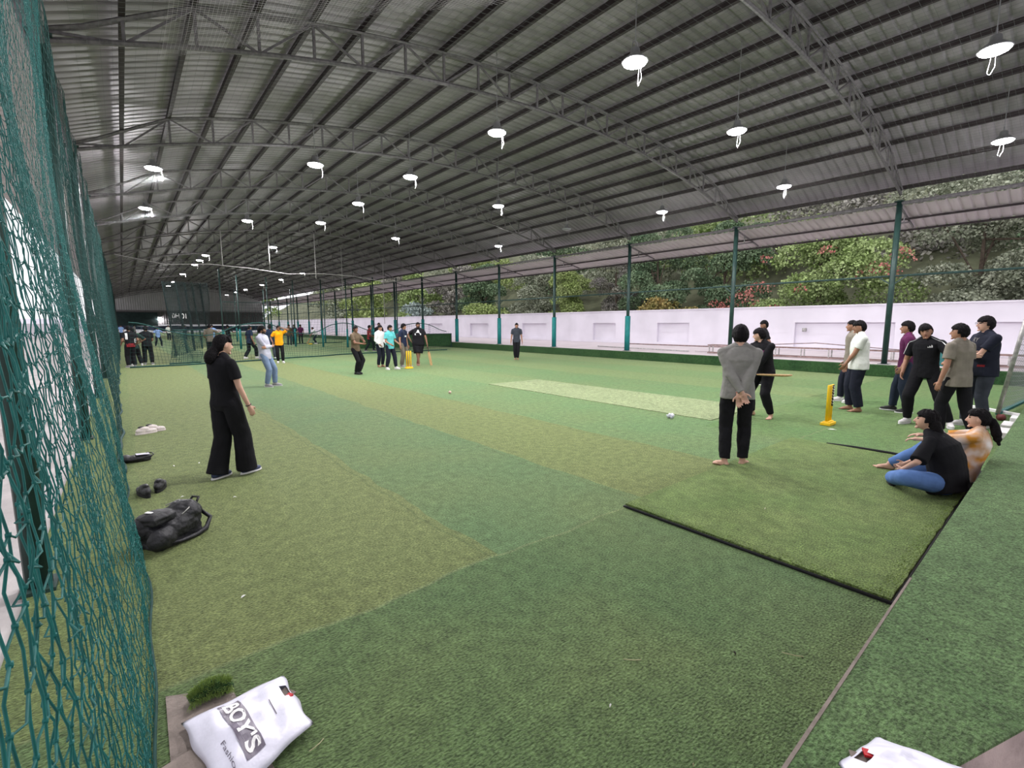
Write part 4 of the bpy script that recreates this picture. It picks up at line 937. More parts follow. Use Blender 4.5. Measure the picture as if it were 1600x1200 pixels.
p = person((5.05, 27.5), 20, 1.74, 'man in navy t-shirt walking behind the man in jeans', fv, 'c', 'crop', feet=((0.1, 0.26), (-0.1, -0.24)), hipz=0.87, topc='navy', legs='loose', legc='black', shoe='white', seed=29)
p = person((6.21, 41.6), 100, 1.76, 'man in black holding the green net open at the back', fv, 'c', 'crop', feet=((0.2, 0), (-0.2, 0)), hipz=0.88, hands=((0.55, 0.1, 1.15), (-0.5, 0.1, 1.2)), elbows=((0.2, -0.5, -1), (-0.2, -0.5, -1)), topc='black', legs='loose', legc='black', seed=30)
p = person((3.62, 30.0), 70, 1.74, 'man in dark camouflage shirt beside the hanging lane net', fv, 'c', 'crop', hands=((0.2, 0.4, 1.35), (-0.25, 0.2, 1.0)), topc='khaki', legs='loose', legc='black', seed=31)
p = person((5.0, 40.1), -100, 1.72, 'person in light blue shirt beyond the hanging lane net', fv, 'c', 'crop', topc='lblue', legs='slim', legc='ink', seed=32)
for k, (x, yy, a, c, l, d) in enumerate(((10.7, 42.2, -90, 'brown', 'slate', 'man in brown shirt, leftmost of the three standing at the back net'), (11.4, 43.3, -80, 'slate', 'black', 'man in dark shirt, middle one of three standing at the back net'), (12.2, 44.3, -120, 'plum', 'black', 'man in maroon shirt, right one of three standing at the back net'))):
    person((x, yy), a, 1.72, d, fv, 'c', 'mop', topc=c, legs='slim', legc=l, seed=40+k)
p = person((13.6, 44.6), 170, 1.66, 'player in white shirt stooping with a bat in the back lane', fv, 'c', 'crop', feet=((0.2, 0), (-0.2, 0)), hipz=0.82, lean=(0, 0.5), bend=0.05, hands=((0.0, 0.5, 0.75), (0.02, 0.5, 0.85)), topmat=WHITE_PRINT, legs='slim', legc='ink', shoe='white', seed=44)
p = person((12.95, 29.4), -110, 1.84, 'man in black standing behind the white shirt near the dark barrier', fv, 'c', 'crop', topc='black', legs='loose', legc='black', beard=True, seed=45)
p = person((12.6, 30.2), -10, 1.74, 'man walking with arm raised behind the bowler', fv, 'c', 'mop', feet=((0.08, 0.25), (-0.08, -0.25)), hipz=0.87, hands=((0.25, 0.2, 0.95), (-0.2, 0.25, 1.6)), elbows=((0.5, -1, 0), (-0.6, 0.6, 0)), topc='red', legs='slim', legc='black', shoe='black', seed=46)
# bowlers at the left end
p = person((0.32, 25.6), 100, 1.66, 'player in dark jersey numbered 18 with a hand on the hip, seen from behind', fv, 'c', 'crop', feet=((0.25, 0.1), (-0.1, 0)), hipz=0.87, hands=((0.22, 0.0, 1.02), (-0.2, 0.15, 1.0)), elbows=((1, -0.35, 0), (-1, -0.2, 0)), topc='dgreen', legs='loose', legc='black', shoe='white', top='half', seed=47)
V2, F2 = text_polys('18', 0.30, 0.006); chest(p, V2, F2, WHITE_PRINT, 'jersey_number', 0.42, 0, True)
V2, F2 = grid2(0.22, 0.035, 3); chest(p, V2, F2, WHITE_PRINT, 'jersey_name_bar', 0.76, 0, True)
p = person((0.20, 24.85), 110, 1.68, 'player in black and dark red with white sleeve, closest to the left net', fv, 'c', 'crop', topc='black', legs='loose', legc='black', shoe='grey', hands=((0.26, 0.1, 0.95), (-0.25, 0.15, 0.98)), seed=48)
V2, F2 = grid2(0.3, 0.14, 4); chest(p, V2, F2, C['red'], 'hem_band', 0.0, 0, True)
V2, F2 = grid2(0.07, 0.26, 4); chest(p, V2, F2, WHITE_PRINT, 'side_panel', 0.66, -0.13, True)
p = person((0.78, 26.0), 85, 1.66, 'man in black t-shirt seen from behind on the left lane', fv, 'c', 'mop', feet=((0.14, 0), (-0.12, 0.05)), topc='black', loose=1.08, legs='loose', legc='black', shoe='grey', hands=((0.16, 0.28, 1.05), (-0.2, 0.25, 1.0)), seed=49)
p = person((2.16, 47.0), -80, 1.60, 'person in pale blue shirt far down the left lane', 0.016, 'c', 'crop', feet=((0.22, 0), (-0.22, 0)), hipz=0.86, topc='lblue', legs='slim', legc='ink', hands=((0.4, 0.2, 0.9), (-0.4, 0.2, 1.1)), seed=50)
for k, (x, yy, c, d) in enumerate(((-0.1, 72, 'lblue', 'tiny figure in pale blue at the far end by the left side'), (3.9, 64, 'white', 'tiny figure in white at the far end beside the lane net'), (5.6, 66, 'navy', 'tiny figure in navy at the far end behind the lane net'), (1.2, 78, 'grey', 'tiny figure in grey beneath the far blue tarpaulin'))):
    person((x, yy), -90+20*k, 1.66, d, 0.02, 'c', 'crop', topc=c, legs='slim', legc='ink', seed=60+k)

# ------------------------------------------------------------------ cricket things
def stumps(label, loc, sticker):
    r = empty('cricket_stumps', loc, label, 'stumps')
    mb = MB(); mb.box((0, 0, 0.028), (0.30, 0.16, 0.05)); mb.box((0, 0, 0.062), (0.26, 0.10, 0.022)); mb.build('base', M['yellow'], r, False, 0.008)
    for k, x in enumerate((-0.09, 0, 0.09)):
        mb = MB(); mb.tube([(x, 0, 0.06), (x, 0, 0.69), (x, 0, 0.705), (x, 0, 0.71)], [0.024, 0.024, 0.02, 0.008], 14); st = mb.build('stump', M['yellow'], r, True)
        if sticker and k == 2:
            mb = MB(); mb.tube([(x, 0, 0.33), (x, 0, 0.70)], 0.0275, 14); mb.build('black_sleeve', M['black'], st, True)
            mb = MB()
            for q, (z, h) in enumerate(((0.37, 0.02), (0.42, 0.03), (0.475, 0.02), (0.52, 0.035), (0.575, 0.02), (0.62, 0.03), (0.665, 0.015))):
                mb.box((x-0.012, -0.026, z), (0.018, 0.006, h)); mb.box((x-0.026, -0.006, z+0.01), (0.006, 0.014, h*0.7))
            mb.build('white_lettering', M['white'], st)
    return r
stumps('yellow plastic stumps with a black sticker sleeve, nearest the camera', (9.46, 2.74, 0.0), True)
stumps('yellow plastic stumps beside the large man with a bat', (8.74, 17.1, 0.0), False)
def bat(label, p0, p1, flat):
    """p0 top of handle, p1 toe of the blade, flat = direction the face looks"""
    p0 = Vector(p0); p1 = Vector(p1); d = (p1-p0); L = d.length; d.normalize(); fl = Vector(flat); fl = (fl-d*fl.dot(d)).normalized(); x = d.cross(fl)
    r = empty('cricket_bat', p0, label, 'cricket bat'); D = lambda t, a, b: d*t*L+x*a+fl*b
    mb = MB(); mb.tube([D(0, 0, 0), D(0.02, 0, 0), D(0.34, 0, 0), D(0.38, 0, 0)], [0.012, 0.017, 0.016, 0.013], 10); mb.build('handle', M['grip'], r, True)
    mb = MB(); rg = []
    for t, w, h in ((0.335, 0.016, 0.014), (0.40, 0.047, 0.018), (0.45, 0.053, 0.022), (0.7, 0.054, 0.034), (0.88, 0.054, 0.036), (0.97, 0.053, 0.022), (1.0, 0.042, 0.014)):
        rg.append([D(t, a*w, b) for a, b in ((-1, -0.008), (-0.9, 0.008), (0.9, 0.008), (1, -0.008), (0.5, -h*0.7), (0, -h), (-0.5, -h*0.7))])
    mb.rings(rg); mb.build('blade', M['bat'], r); return r
bpy.context.view_layer.update()
W = lambda p, q: p['o'].matrix_world @ Vector(q)
a = W(bat_p, (bat_p['wr'][0]+bat_p['wr'][1])/2+Vector((0, 0.06, -0.03)))
dv = Vector((0.42, -0.90, 0.02)).normalized(); bat('wooden bat held level by the batsman in black', a-dv*0.16, a+dv*0.70, (0, 0, 1))
hw = W(big, big['wr'][1]); g = Vector((hw.x+0.16, hw.y-0.05, 0.01)); bat('wooden bat standing on the turf beside the large man in shorts', hw+(hw-g).normalized()*-0.02, g, (-0.6, -0.8, 0))
hw = Vector((13.2, 44.5, 0.8)); bat('bat held by the stooping white-shirted player in the back lane', hw, (12.7, 44.35, 0.05), (0, -1, 0))
mb = MB(); mb.ell((6.33, 10.18, 0.036), (0.036, 0.036, 0.036)); t = mb.build('ball', mat('ball_pale_red', (0.62, 0.42, 0.36), 0.6), None, True); tag(t, 'small pale red ball lying alone on the mid turf', 'ball')
mb = MB(); mb.ell((5.3, 24.2, 0.06), (0.13, 0.10, 0.06)); tag(mb.build('marker_cone', mat('cone_lime', (0.62, 0.66, 0.05), 0.5), None, True), 'lime yellow marker beside the cross net behind the bowler', 'marker')
mb = MB(); mb.ell((12.6, 43.0, 0.06), (0.2, 0.12, 0.06)); tag(mb.build('marker_cone', mat('cone_yellow', (0.70, 0.52, 0.05), 0.5), None, True), 'yellow marker on the turf below the three men at the back', 'marker')
# crumpled clear plastic
mb = MB()
for k in range(9):
    mb.ell((7.86+random.uniform(-.10, .10), 4.83+random.uniform(-.05, .05), 0.03+random.uniform(0, .03)), (random.uniform(.03, .06), random.uniform(.02, .05), random.uniform(.012, .03)), Euler((random.random(), random.random(), random.random()*3)).to_matrix(), 7, 5)
tag(mb.build('crumpled_wrapper', M['polybag']), 'crumpled pale plastic wrapper on the turf near the pale pitch', 'wrapper')

# ------------------------------------------------------------------ belongings along the left net
def shoe_thing(label, loc, rz, m, solem, white=False, s=1.0, sandal=False):
    r = empty('sneaker' if not sandal else 'sandal', loc, label, 'shoe', None, rz)
    F = MB(); F.ell((0, 0.06, 0.045), (0.045*s, 0.10*s, 0.035*s)); F.ell((0, -0.06, 0.058), (0.043*s, 0.075*s, 0.045*s)); F.caps((0, -0.05, 0.09), (0, 0.02, 0.075), 0.040*s, 0.036*s)
    link('upper', fuse(F, 'upper', 0.006, 2), m, r)
    G = MB(); G.rings([[(0.047*s*math.cos(2*PI*k/20)*(1.0 if math.sin(2*PI*k/20) > 0 else 0.9), 0.01+0.152*s*math.sin(2*PI*k/20), z) for k in range(20)] for z in (0.001, 0.03)]); G.build('sole', solem, r)
    mb = MB(); mb.ell((0, -0.055, 0.115), (0.028*s, 0.045*s, 0.016)); mb.build('opening', M['black'], r, True)
    mb = MB()
    for k in range(4): mb.tube([(-0.025, 0.02+0.022*k, 0.098-0.009*k), (0, 0.022+0.022*k, 0.104-0.009*k), (0.025, 0.02+0.022*k, 0.098-0.009*k)], 0.004, 5)
    mb.build('laces', m if white else SHOE['grey'], r)
    return r
DS = mat('shoe_dark_mesh', (0.035, 0.035, 0.037), 0.7, 0.5, 40)
WS = mat('shoe_offwhite', (0.58, 0.52, 0.50), 0.6, 0.1, 20)
shoe_thing('off-white sneaker on the turf, farthest of the belongings by the left net', (0.16, 9.50, 0), -1.25, WS, WS, True)
shoe_thing('off-white sneaker touching the first one by the left net, toe outward', (0.27, 9.62, 0), -1.5, WS, WS, True)
shoe_thing('black and grey sneaker beside the net, left one of the dark pair', (0.04, 6.02, 0), 0.25, DS, SHOE['black'])
shoe_thing('black and grey sneaker, right one of the dark pair before the backpack', (0.18, 6.14, 0), -0.25, DS, SHOE['black'])
r = empty('pouch', (0.02, 7.62, 0), 'flat black pouch on the turf under a pale phone', 'pouch', None, 0.1)
F = MB(); F.ell((0, 0, 0.045), (0.16, 0.10, 0.04)); F.box((0.05, 0, 0.04), (0.16, 0.17, 0.06)); F.ell((-0.12, 0.02, 0.05), (0.07, 0.09, 0.05)); link('body', fuse(F, 'body', 0.008, 3, 0.012, 0.06), M['bagblack'], r)
mb = MB(); mb.tube([(0.12, 0.07, 0.08), (0.16, 0.04, 0.075), (0.165, -0.04, 0.07), (0.13, -0.08, 0.06)], 0.008, 5); mb.build('strap', M['black'], r)
r = empty('phone', (0.075, 7.60, 0.092), 'pale lilac phone lying on the black pouch', 'phone', None, 0.15)
mb = MB(); mb.box((0, 0, 0), (0.14, 0.085, 0.009), Matrix.Rotation(0.08, 3, 'Y')); mb.build('body', mat('phone_lilac', (0.50, 0.48, 0.62), 0.3), r, False, 0.004)
mb = MB(); mb.box((0.05, 0.025, 0.006), (0.02, 0.02, 0.004)); mb.build('camera_bump', M['black'], r)
# backpack
r = empty('backpack', (0.17, 4.60, 0), 'black backpack lying on the turf against the left net', 'backpack', None, R(-50))
F = MB(); F.ell((0, 0.02, 0.13), (0.17, 0.24, 0.13)); F.box((0, -0.02, 0.11), (0.27, 0.38, 0.18), Matrix.Rotation(0.08, 3, 'X')); F.ell((0.02, 0.12, 0.19), (0.13, 0.13, 0.11)); F.ell((-0.05, -0.13, 0.17), (0.11, 0.12, 0.11)); F.ell((0.11, -0.17, 0.10), (0.07, 0.11, 0.09))
link('body', fuse(F, 'body', 0.009, 4, 0.04, 0.10), M['bagblack'], r)
F = MB(); F.ell((0.02, -0.12, 0.26), (0.105, 0.12, 0.035)); F.box((0.02, -0.12, 0.24), (0.18, 0.2, 0.06)); link('front_pocket', fuse(F, 'front_pocket', 0.008, 3, 0.015, 0.06), M['bagblack'], r)
for q in (-1, 1):
    mb = MB(); pts = [(q*0.08, 0.22, 0.18), (q*0.13, 0.27, 0.10), (q*0.15, 0.20, 0.03), (q*0.155, 0.10, 0.02), (q*0.15, -0.05, 0.03), (q*0.13, -0.18, 0.06)]
    mb.tube(pts, [0.016, 0.02, 0.022, 0.02, 0.014, 0.012], 6); mb.build('shoulder_strap', M['bagblack'], r, True)
mb = MB(); mb.tube([(-0.04, 0.22, 0.22), (-0.03, 0.27, 0.27), (0.03, 0.27, 0.27), (0.04, 0.22, 0.22)], 0.011, 6); mb.build('carry_handle', M['black'], r, True)
mb = MB(); mb.tube([(-0.11, 0.08, 0.255), (-0.05, 0.15, 0.285), (0.05, 0.16, 0.285), (0.12, 0.08, 0.255), (0.13, 0.0, 0.23)], 0.005, 5); mb.build('zip', M['steel'], r, True)
mb = MB(); mb.box((0.0, -0.16, 0.298), (0.055, 0.024, 0.006)); mb.build('white_label', M['white'], r)

# ------------------------------------------------------------------ white carrier bags
def carrier(label, corners, z, print_it):
    """corners: top-left, top-right (handle end), bottom-right, bottom-left on the floor"""
    c = [np.array(q, float) for q in corners]; n, m = 26, 20; zt = np.zeros((n+1, m+1)); V = []; F = []
    def pos(u, v): return (c[0]*(1-u)+c[1]*u)*(1-v)+(c[3]*(1-u)+c[2]*u)*v
    for sgn in (1, 0):
        for i in range(n+1):
            for j in range(m+1):
                u, v = i/n, j/m; q = pos(u, v); e = min(1, 5*u, 5*(1-u)) * min(1, 5*v, 5*(1-v)); e = max(0, e)**0.6
                h = 0.016+sgn*(0.062*e*(0.55+0.45*math.sin(PI*v)) * (1-0.45*u)+0.007*e*math.sin(9*u+3*v)*math.cos(7*v-2*u)+0.004*e*math.sin(23*u+11*v)+0.0035*e*math.sin(17*v-9*u+2*math.sin(7*u))+0.003*e*abs(math.sin(13*u+19*v))) - (0 if sgn else 0.014*e)
                V.append((q[0]+0.006*math.sin(14*v)*(1 if i in (0, n) else 0), q[1]+0.005*math.sin(11*u)*(1 if j in (0, m) else 0), z+h))
    K = (n+1)*(m+1)
    hole = lambda i, j: abs((i+0.5)/n-0.925)*1.0 < 0.034 and abs((j+0.5)/m-0.36) < 0.10
    for b in (0, K):
        for i in range(n):
            for j in range(m):
                if b == 0 and hole(i, j): continue
                k = b+i*(m+1)+j; f = (k, k+m+1, k+m+2, k+1); F.append(f if b == 0 else f[::-1])
    ed = [i*(m+1) for i in range(n+1)]+[n*(m+1)+j for j in range(1, m+1)]+[i*(m+1)+m for i in range(n-1, -1, -1)]+[j for j in range(m-1, 0, -1)]
    for a, b in zip(ed, ed[1:]+ed[:1]): F.append((a, a+K, b+K, b))
    mb = MB(); mb.add(V, F); o = mb.build('carrier_bag', M['polybag'], None, True); tag(o, label, 'bag')
    hp = pos(0.925, 0.46); mb = MB(); mb.box((hp[0], hp[1], z+0.034), (0.030, 0.026, 0.008), Matrix.Rotation(0.5, 3, 'Z')); mb.build('red_tag', M['red'], o)
    hp = pos(0.925, 0.36); mb = MB(); mb.box((hp[0], hp[1], z+0.020), (0.055, 0.07, 0.004), Matrix.Rotation(0.5, 3, 'Z')); mb.build('inner_print', M['card'], o)
    if print_it:
        bv = BVHTree.FromPolygons([Vector(v) for v in V], F)
        def lay(pts, fs, name, mm, off):
            P = []
            for x, y in pts:
                q = pos(x, y); h = bv.ray_cast(Vector((q[0], q[1], z+1)), Vector((0, 0, -1))); P.append((q[0], q[1], (h[0].z if h[0] else z+0.05)+off))
            k = MB(); k.add(P, fs); k.build(name, mm, o)
        G = 14
        lay([(0.29+0.20*i/G, 0.13+0.74*j/G) for i in range(G+1) for j in range(G+1)], [(i*(G+1)+j, (i+1)*(G+1)+j, (i+1)*(G+1)+j+1, i*(G+1)+j+1) for i in range(G) for j in range(G)], 'printed_panel', M['bagprint'], 0.0025)
        tv, tf = text_polys("BOY'S", 1.0, 0.03); w = max(abs(q[0]) for q in tv)
        lay([(0.385+ty*0.20, 0.50+tx/w*0.34) for tx, ty in tv], tf, 'lettering', M['white'], 0.0045)
        tv, tf = text_polys('Fashion', 1.0)
        w = max(abs(q[0]) for q in tv); lay([(0.175+ty*0.055, 0.74+tx/w*0.17) for tx, ty in tv], tf, 'small_lettering', M['bagprint'], 0.003)
        lay([(0.71+0.012*a_, 0.42+0.22*b_) for a_, b_ in ((0, 0), (1, 0), (1, 1), (0, 1))], [(0, 1, 2, 3)], 'small_print', M['bagprint'], 0.004)
    return o
carrier('white plastic carrier bag with grey printed panel, lying at the lower left', [(0.06, 2.33), (0.475, 2.36), (0.50, 1.97), (0.15, 1.80)], 0.018, True)
carrier('plain end of a second white carrier bag on the turf slab', [(1.55, -0.10), (1.70, 0.385), (1.93, 0.33), (2.05, -0.05)], SZ, False)
# curled scrap of turf
F = MB(); F.tube([(0.10, 2.47, 0.03), (0.16, 2.485, 0.04), (0.22, 2.475, 0.04), (0.27, 2.44, 0.025)], [0.024, 0.036, 0.036, 0.02], 10)
o = link('turf_scrap', fuse(F, 'turf_scrap', 0.008, 2, 0.01, 0.03), M['turf_dark']); tag(o, 'curled dark scrap of turf behind the printed carrier bag', 'turf')
V = []; Q = []
for k in range(2600):
    t = random.random(); a = random.random()*2*PI; x = 0.10+0.17*t; y = 2.475-0.03*(2*t-1)**2; rr = 0.034*(1-0.4*(2*t-1)**2); b = (x, y+rr*math.cos(a), 0.036+rr*math.sin(a)); h = random.uniform(.010, .022); w = 0.0016
    if b[2] < 0.02: continue
    k_ = len(V); e = (b[0]+random.gauss(0, .008), b[1]+h*math.cos(a)+random.gauss(0, .005), b[2]+h*math.sin(a)); V += [(b[0]-w, b[1], b[2]), (b[0]+w, b[1], b[2]), (e[0]+w*.4, e[1], e[2]), (e[0]-w*.4, e[1], e[2])]; Q.append((k_, k_+1, k_+2, k_+3))
f_ = link('pile', fast_mesh('pile', V, Q), GB, o); f_['kind'] = 'stuff'

# small litter
def bit(name, cat, label, loc, m, size, rz=0.0, curve=False):
    mb = MB()
    if curve: mb.tube([(-size, 0, 0.004), (-size*0.4, -size*0.22, 0.010), (size*0.3, -size*0.15, 0.008), (size, size*0.12, 0.004)], 0.0022, 5)
    else:
        mb.add([(-size, 0, 0.004), (-size*0.3, -size*0.4, 0.010), (size*0.5, -size*0.35, 0.012), (size, 0, 0.005), (size*0.4, size*0.35, 0.009), (-size*0.4, size*0.3, 0.012), (0, 0, 0.018)], [(0, 1, 6), (1, 2, 6), (2, 3, 6), (3, 4, 6), (4, 5, 6), (5, 0, 6)])
    o = mb.build(name, m); o.location = loc; o.rotation_euler = (0, 0, rz); tag(o, label, cat)
LF = mat('dry_leaf', (0.45, 0.42, 0.33), 0.8); DL = mat('dark_leaf', (0.03, 0.025, 0.02), 0.9); ST = mat('straw', (0.36, 0.34, 0.20), 0.8)
bit('dry_leaf', 'leaf', 'pale curled leaf on the dark near turf, lowest centre', (1.60, 1.23, 0), M['white'], 0.011, 0.4)
bit('dry_stalk', 'stalk', 'long pale stalk on the near turf above the pale leaf', (1.93, 1.35, 0), ST, 0.045, -0.8, True)
bit('dead_leaf', 'leaf', 'dark dead leaf on the near turf before the olive mat', (2.39, 1.03, 0), DL, 0.016, 0.9)
bit('dry_stalk', 'stalk', 'bent straw right of the dark dead leaf', (2.62, 0.83, 0), ST, 0.05, -1.1, True)
bit('dry_stalk', 'stalk', 'short pale straw beside the printed carrier bag', (0.49, 1.88, 0), ST, 0.035, 0.3, True)
bit('dead_leaf', 'leaf', 'small dark leaf on the sloping green slab', (2.75, 0.33, SZ), DL, 0.008, 0.9)
bit('paper_scrap', 'scrap', 'white paper scrap beside the near stumps', (9.05, 2.55, 0.0), M['white'], 0.07, -1.2)
bit('dry_leaf', 'leaf', 'tiny pale leaf on the olive mat', (4.5, 1.75, 0.038), LF, 0.016, 0.2)
bit('dry_leaf', 'leaf', 'tan leaf low on the near turf, left of the slab edge', (1.62, 0.83, 0), ST, 0.008, 0.5)
for k, (x, y, d) in enumerate(((0.34, 5.7, 'beside the dark pair of shoes'), (0.30, 5.2, 'behind the backpack'), (0.36, 7.05, 'between pouch and dark shoes'), (0.75, 5.35, 'below the woman in black'), (0.47, 3.3, 'in front of the backpack'), (0.62, 7.0, 'left of the woman in black'))):
    bit('paper_scrap', 'scrap', f'tiny white scrap on the turf {d}', (x, y, 0), M['white'], 0.02, k*0.9)

# ------------------------------------------------------------------ beyond the kerb on the right
r = empty('lattice_girder', (22.4, 6.6, 0.33), 'long rusty lattice girder lying on the paving beyond the kerb', 'girder')
for z, nm in ((0.05, 'bottom_rail'), (0.42, 'top_rail')):
    mb = MB()
    for x in (-0.18, 0.18): mb.bar((x, -6.2, z), (x, 5.2, z), 0.055)
    mb.build(nm, M['rust'], r)
for k in range(12):
    y = -6.1+k*1.02; mb = MB(); mb.bar((-0.18, y, 0.05), (-0.18, y, 0.42), 0.04); mb.bar((0.18, y, 0.05), (0.18, y, 0.42), 0.04); mb.bar((-0.18, y, 0.42), (0.18, y, 0.42), 0.035); mb.build('rung', M['steel'], r)
def lying(name, pts, rad, m, label): pipe(name, pts, rad, m, label, 'pipe', 6)
lying('scaffold_pipe', [(23.0, 12.2, 0.36), (23.1, 1.0, 0.36)], 0.03, M['rust'], 'rusty pipe lying on the paving behind the lattice girder')
lying('scaffold_pipe', [(22.4, 9.8, 0.80), (22.45, 7.2, 0.98), (22.5, 4.4, 0.80)], 0.02, M['rust'], 'thin bent pipe resting on top of the lattice girder')
lying('scaffold_pipe', [(28.6, 21.5, 0.35), (28.9, 12.6, 0.36)], 0.05, M['rust'], 'dark pipe lying along the foot of the white wall')
lying('scaffold_pipe', [(22.9, 13.2, 0.36), (22.7, 19.2, 0.42)], 0.03, M['steel'], 'pale pipe lying on the paving left of the girder')
mb = MB(); mb.box((24.2, 12.0, 0.345), (1.7, 2.2, 0.035)); tag(mb.build('board', M['concrete_l']), 'pale flat board on the paving left of the lattice girder', 'board')
r = empty('water_tub', (21.3, 3.1, 0.325), 'teal plastic tub standing behind the man in the striped shirt', 'tub')
mb = MB(); rg = [[(q*math.cos(2*PI*k/20), q*1.3*math.sin(2*PI*k/20), z) for k in range(20)] for q, z in ((0.34, 0), (0.42, 0.55), (0.45, 0.56), (0.45, 0.60), (0.42, 0.60), (0.33, 0.04))]; mb.rings(rg); mb.build('body', M['tub'], r, True)
# wheeled net frame at the far right
r = empty('net_stand', (12.35, 0.90, 0), 'wheeled steel net stand with a leaning post at the right edge', 'net stand')
mb = MB(); mb.tube([(0, 0, 0.12), (0.10, -0.32, 2.95)], 0.034, 10); mb.build('post', M['steel'], r, True)
mb = MB(); mb.bar((0.75, 0.52, 0.12), (-0.10, -0.50, 0.12), 0.07, 0.05); mb.build('base_bar', M['white'], r)
mb = MB(); mb.bar((0, 0, 0.12), (4.5, -0.35, 0.12), 0.06, 0.05); mb.build('side_bar', M['teal'], r)
for q in ((0.70, 0.46), (-0.02, -0.05)):
    mb = MB(); mb.tube([(q[0]-0.025, q[1]+0.03, 0.06), (q[0]+0.025, q[1]-0.03, 0.06)], 0.058, 14); w_ = mb.build('wheel', mat('wheel_red', (0.13, 0.03, 0.03), 0.5), r, True)
S = Strands(3)
for k in range(30):
    z = 0.16+k*0.095; S.add(np.array([(0.035*z+4.3*t, -0.11*z-0.02-0.3*t, z-0.10*math.sin(PI*t)) for t in np.linspace(0, 1, 8)]), 0.004)
for k in range(44):
    t = k/44; S.add(np.array([(0.035*z+4.3*t, -0.11*z-0.02-0.3*t, z) for z in np.linspace(0.14, 2.9, 5)]), 0.004)
S.build('netting', M['netgrey'], r)
for k, (x, y, d) in enumerate(((10.6, 0.68, 'nearest the seated woman'), (11.4, 0.70, 'middle one'), (12.4, 0.66, 'farthest, under the net frame'))):
    mb = MB(); mb.box((x, y, 0.05), (0.52, 0.13, 0.10)); tag(mb.build('kerb_block', M['white'], None, False, 0.01), f'pale kerb block along the foot of the slab, {d}', 'block', 'pale kerb blocks')
mb = MB(); mb.box((29.9, 10.2, 1.45), (0.16, 0.22, 0.20)); tag(mb.build('wall_light', M['steel'], None, False, 0.03), 'small grey fitting on the white wall above the girder', 'light fitting')

# ------------------------------------------------------------------ trees and shrubs beyond the walls
def leaf_mat(name, c, c2): return mat(name, c, 0.75, col2=c2, nscale=0.9, island=0.45, spec=0.2)
LM = {k: leaf_mat('leaves_'+k, a, b) for k, a, b in (('bright', (0.27, 0.37, 0.13), (0.38, 0.47, 0.22)), ('grey', (0.27, 0.30, 0.22), (0.38, 0.40, 0.31)), ('dark', (0.11, 0.18, 0.10), (0.20, 0.27, 0.16)), ('yellow', (0.30, 0.39, 0.13), (0.38, 0.45, 0.20)),
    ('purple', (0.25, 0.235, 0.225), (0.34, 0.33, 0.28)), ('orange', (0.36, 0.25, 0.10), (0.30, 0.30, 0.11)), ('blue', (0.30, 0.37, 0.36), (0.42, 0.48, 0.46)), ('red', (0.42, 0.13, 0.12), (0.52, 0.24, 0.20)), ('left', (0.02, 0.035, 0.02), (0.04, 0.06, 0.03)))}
def leaves(blobs, n, size, droop=0.0, seed=0):
    g = np.random.default_rng(seed); blobs = np.array(blobs, float); vol = blobs[:, 3]*blobs[:, 4]*blobs[:, 5]; vol = vol**0.67; k = g.choice(len(blobs), n, p=vol/vol.sum()); b = blobs[k]
    d = g.normal(size=(n, 3)); d /= np.linalg.norm(d, axis=1)[:, None]; d[:, 2] = np.where(d[:, 2] < -0.5, -d[:, 2], d[:, 2])
    rad = g.uniform(0.62, 1.05, n)**0.7; P = b[:, :3]+d*b[:, 3:6]*rad[:, None]
    a = g.normal(size=(n, 3)); a[:, 2] -= droop; a /= np.linalg.norm(a, axis=1)[:, None]; c = np.cross(a, d+g.normal(size=(n, 3))*0.8); c /= np.linalg.norm(c, axis=1)[:, None]+1e-9
    L = size*g.uniform(0.6, 1.4, n)[:, None]; w = L*0.42
    V = np.stack([P, P+a*L*0.5+c*w, P+a*L, P+a*L*0.5-c*w], 1).reshape(-1, 3); Q = np.arange(4*n).reshape(-1, 4); return V, Q
def tree(name, label, cat, x, y, w, h, kind, n, size, droop=0.0, zb=0.9, seed=0, red=None, group=None, low=0.15):
    g = random.Random(seed); r = empty(name, (x, y, zb-0.2), label, cat, group); bl = []
    for k in range(16):
        t = k/15; zz = h*(low+(0.92-low)*((k*0.618) % 1)); ww = w*(0.55+0.45*math.sin(PI*min(1, 0.25+0.75*zz/h))); q = g.uniform(0.22, 0.36)
        bl.append((g.uniform(-.6, .6)*ww*0.8, g.uniform(-.75, .75)*ww, zz, q*w, q*w*1.1, q*min(w, h)*0.72))
    V, Q = leaves(bl, n, size, droop, seed); link('foliage', fast_mesh('foliage', V, Q), LM[kind], r)
    mb = MB(); mb.tube([(0, 0, -0.3), (0.1, 0.05, h*0.35), (-0.1, 0.1, h*0.7)], [0.16, 0.12, 0.05], 7)
    for k in range(5):
        b = bl[k*3]; mb.tube([(0.05, 0.05, h*(0.25+0.08*k)), (b[0]*0.5, b[1]*0.5, (h*(0.3+0.08*k)+b[2])/2), (b[0], b[1], b[2])], [0.06, 0.045, 0.02], 5)
    mb.build('trunk', M['bark'], r)
    if red:
        V, Q = leaves(red, 900, size*0.9, 1.0, seed+5); link('red_leaves', fast_mesh('red_leaves', V, Q), LM['red'], r)
    return r
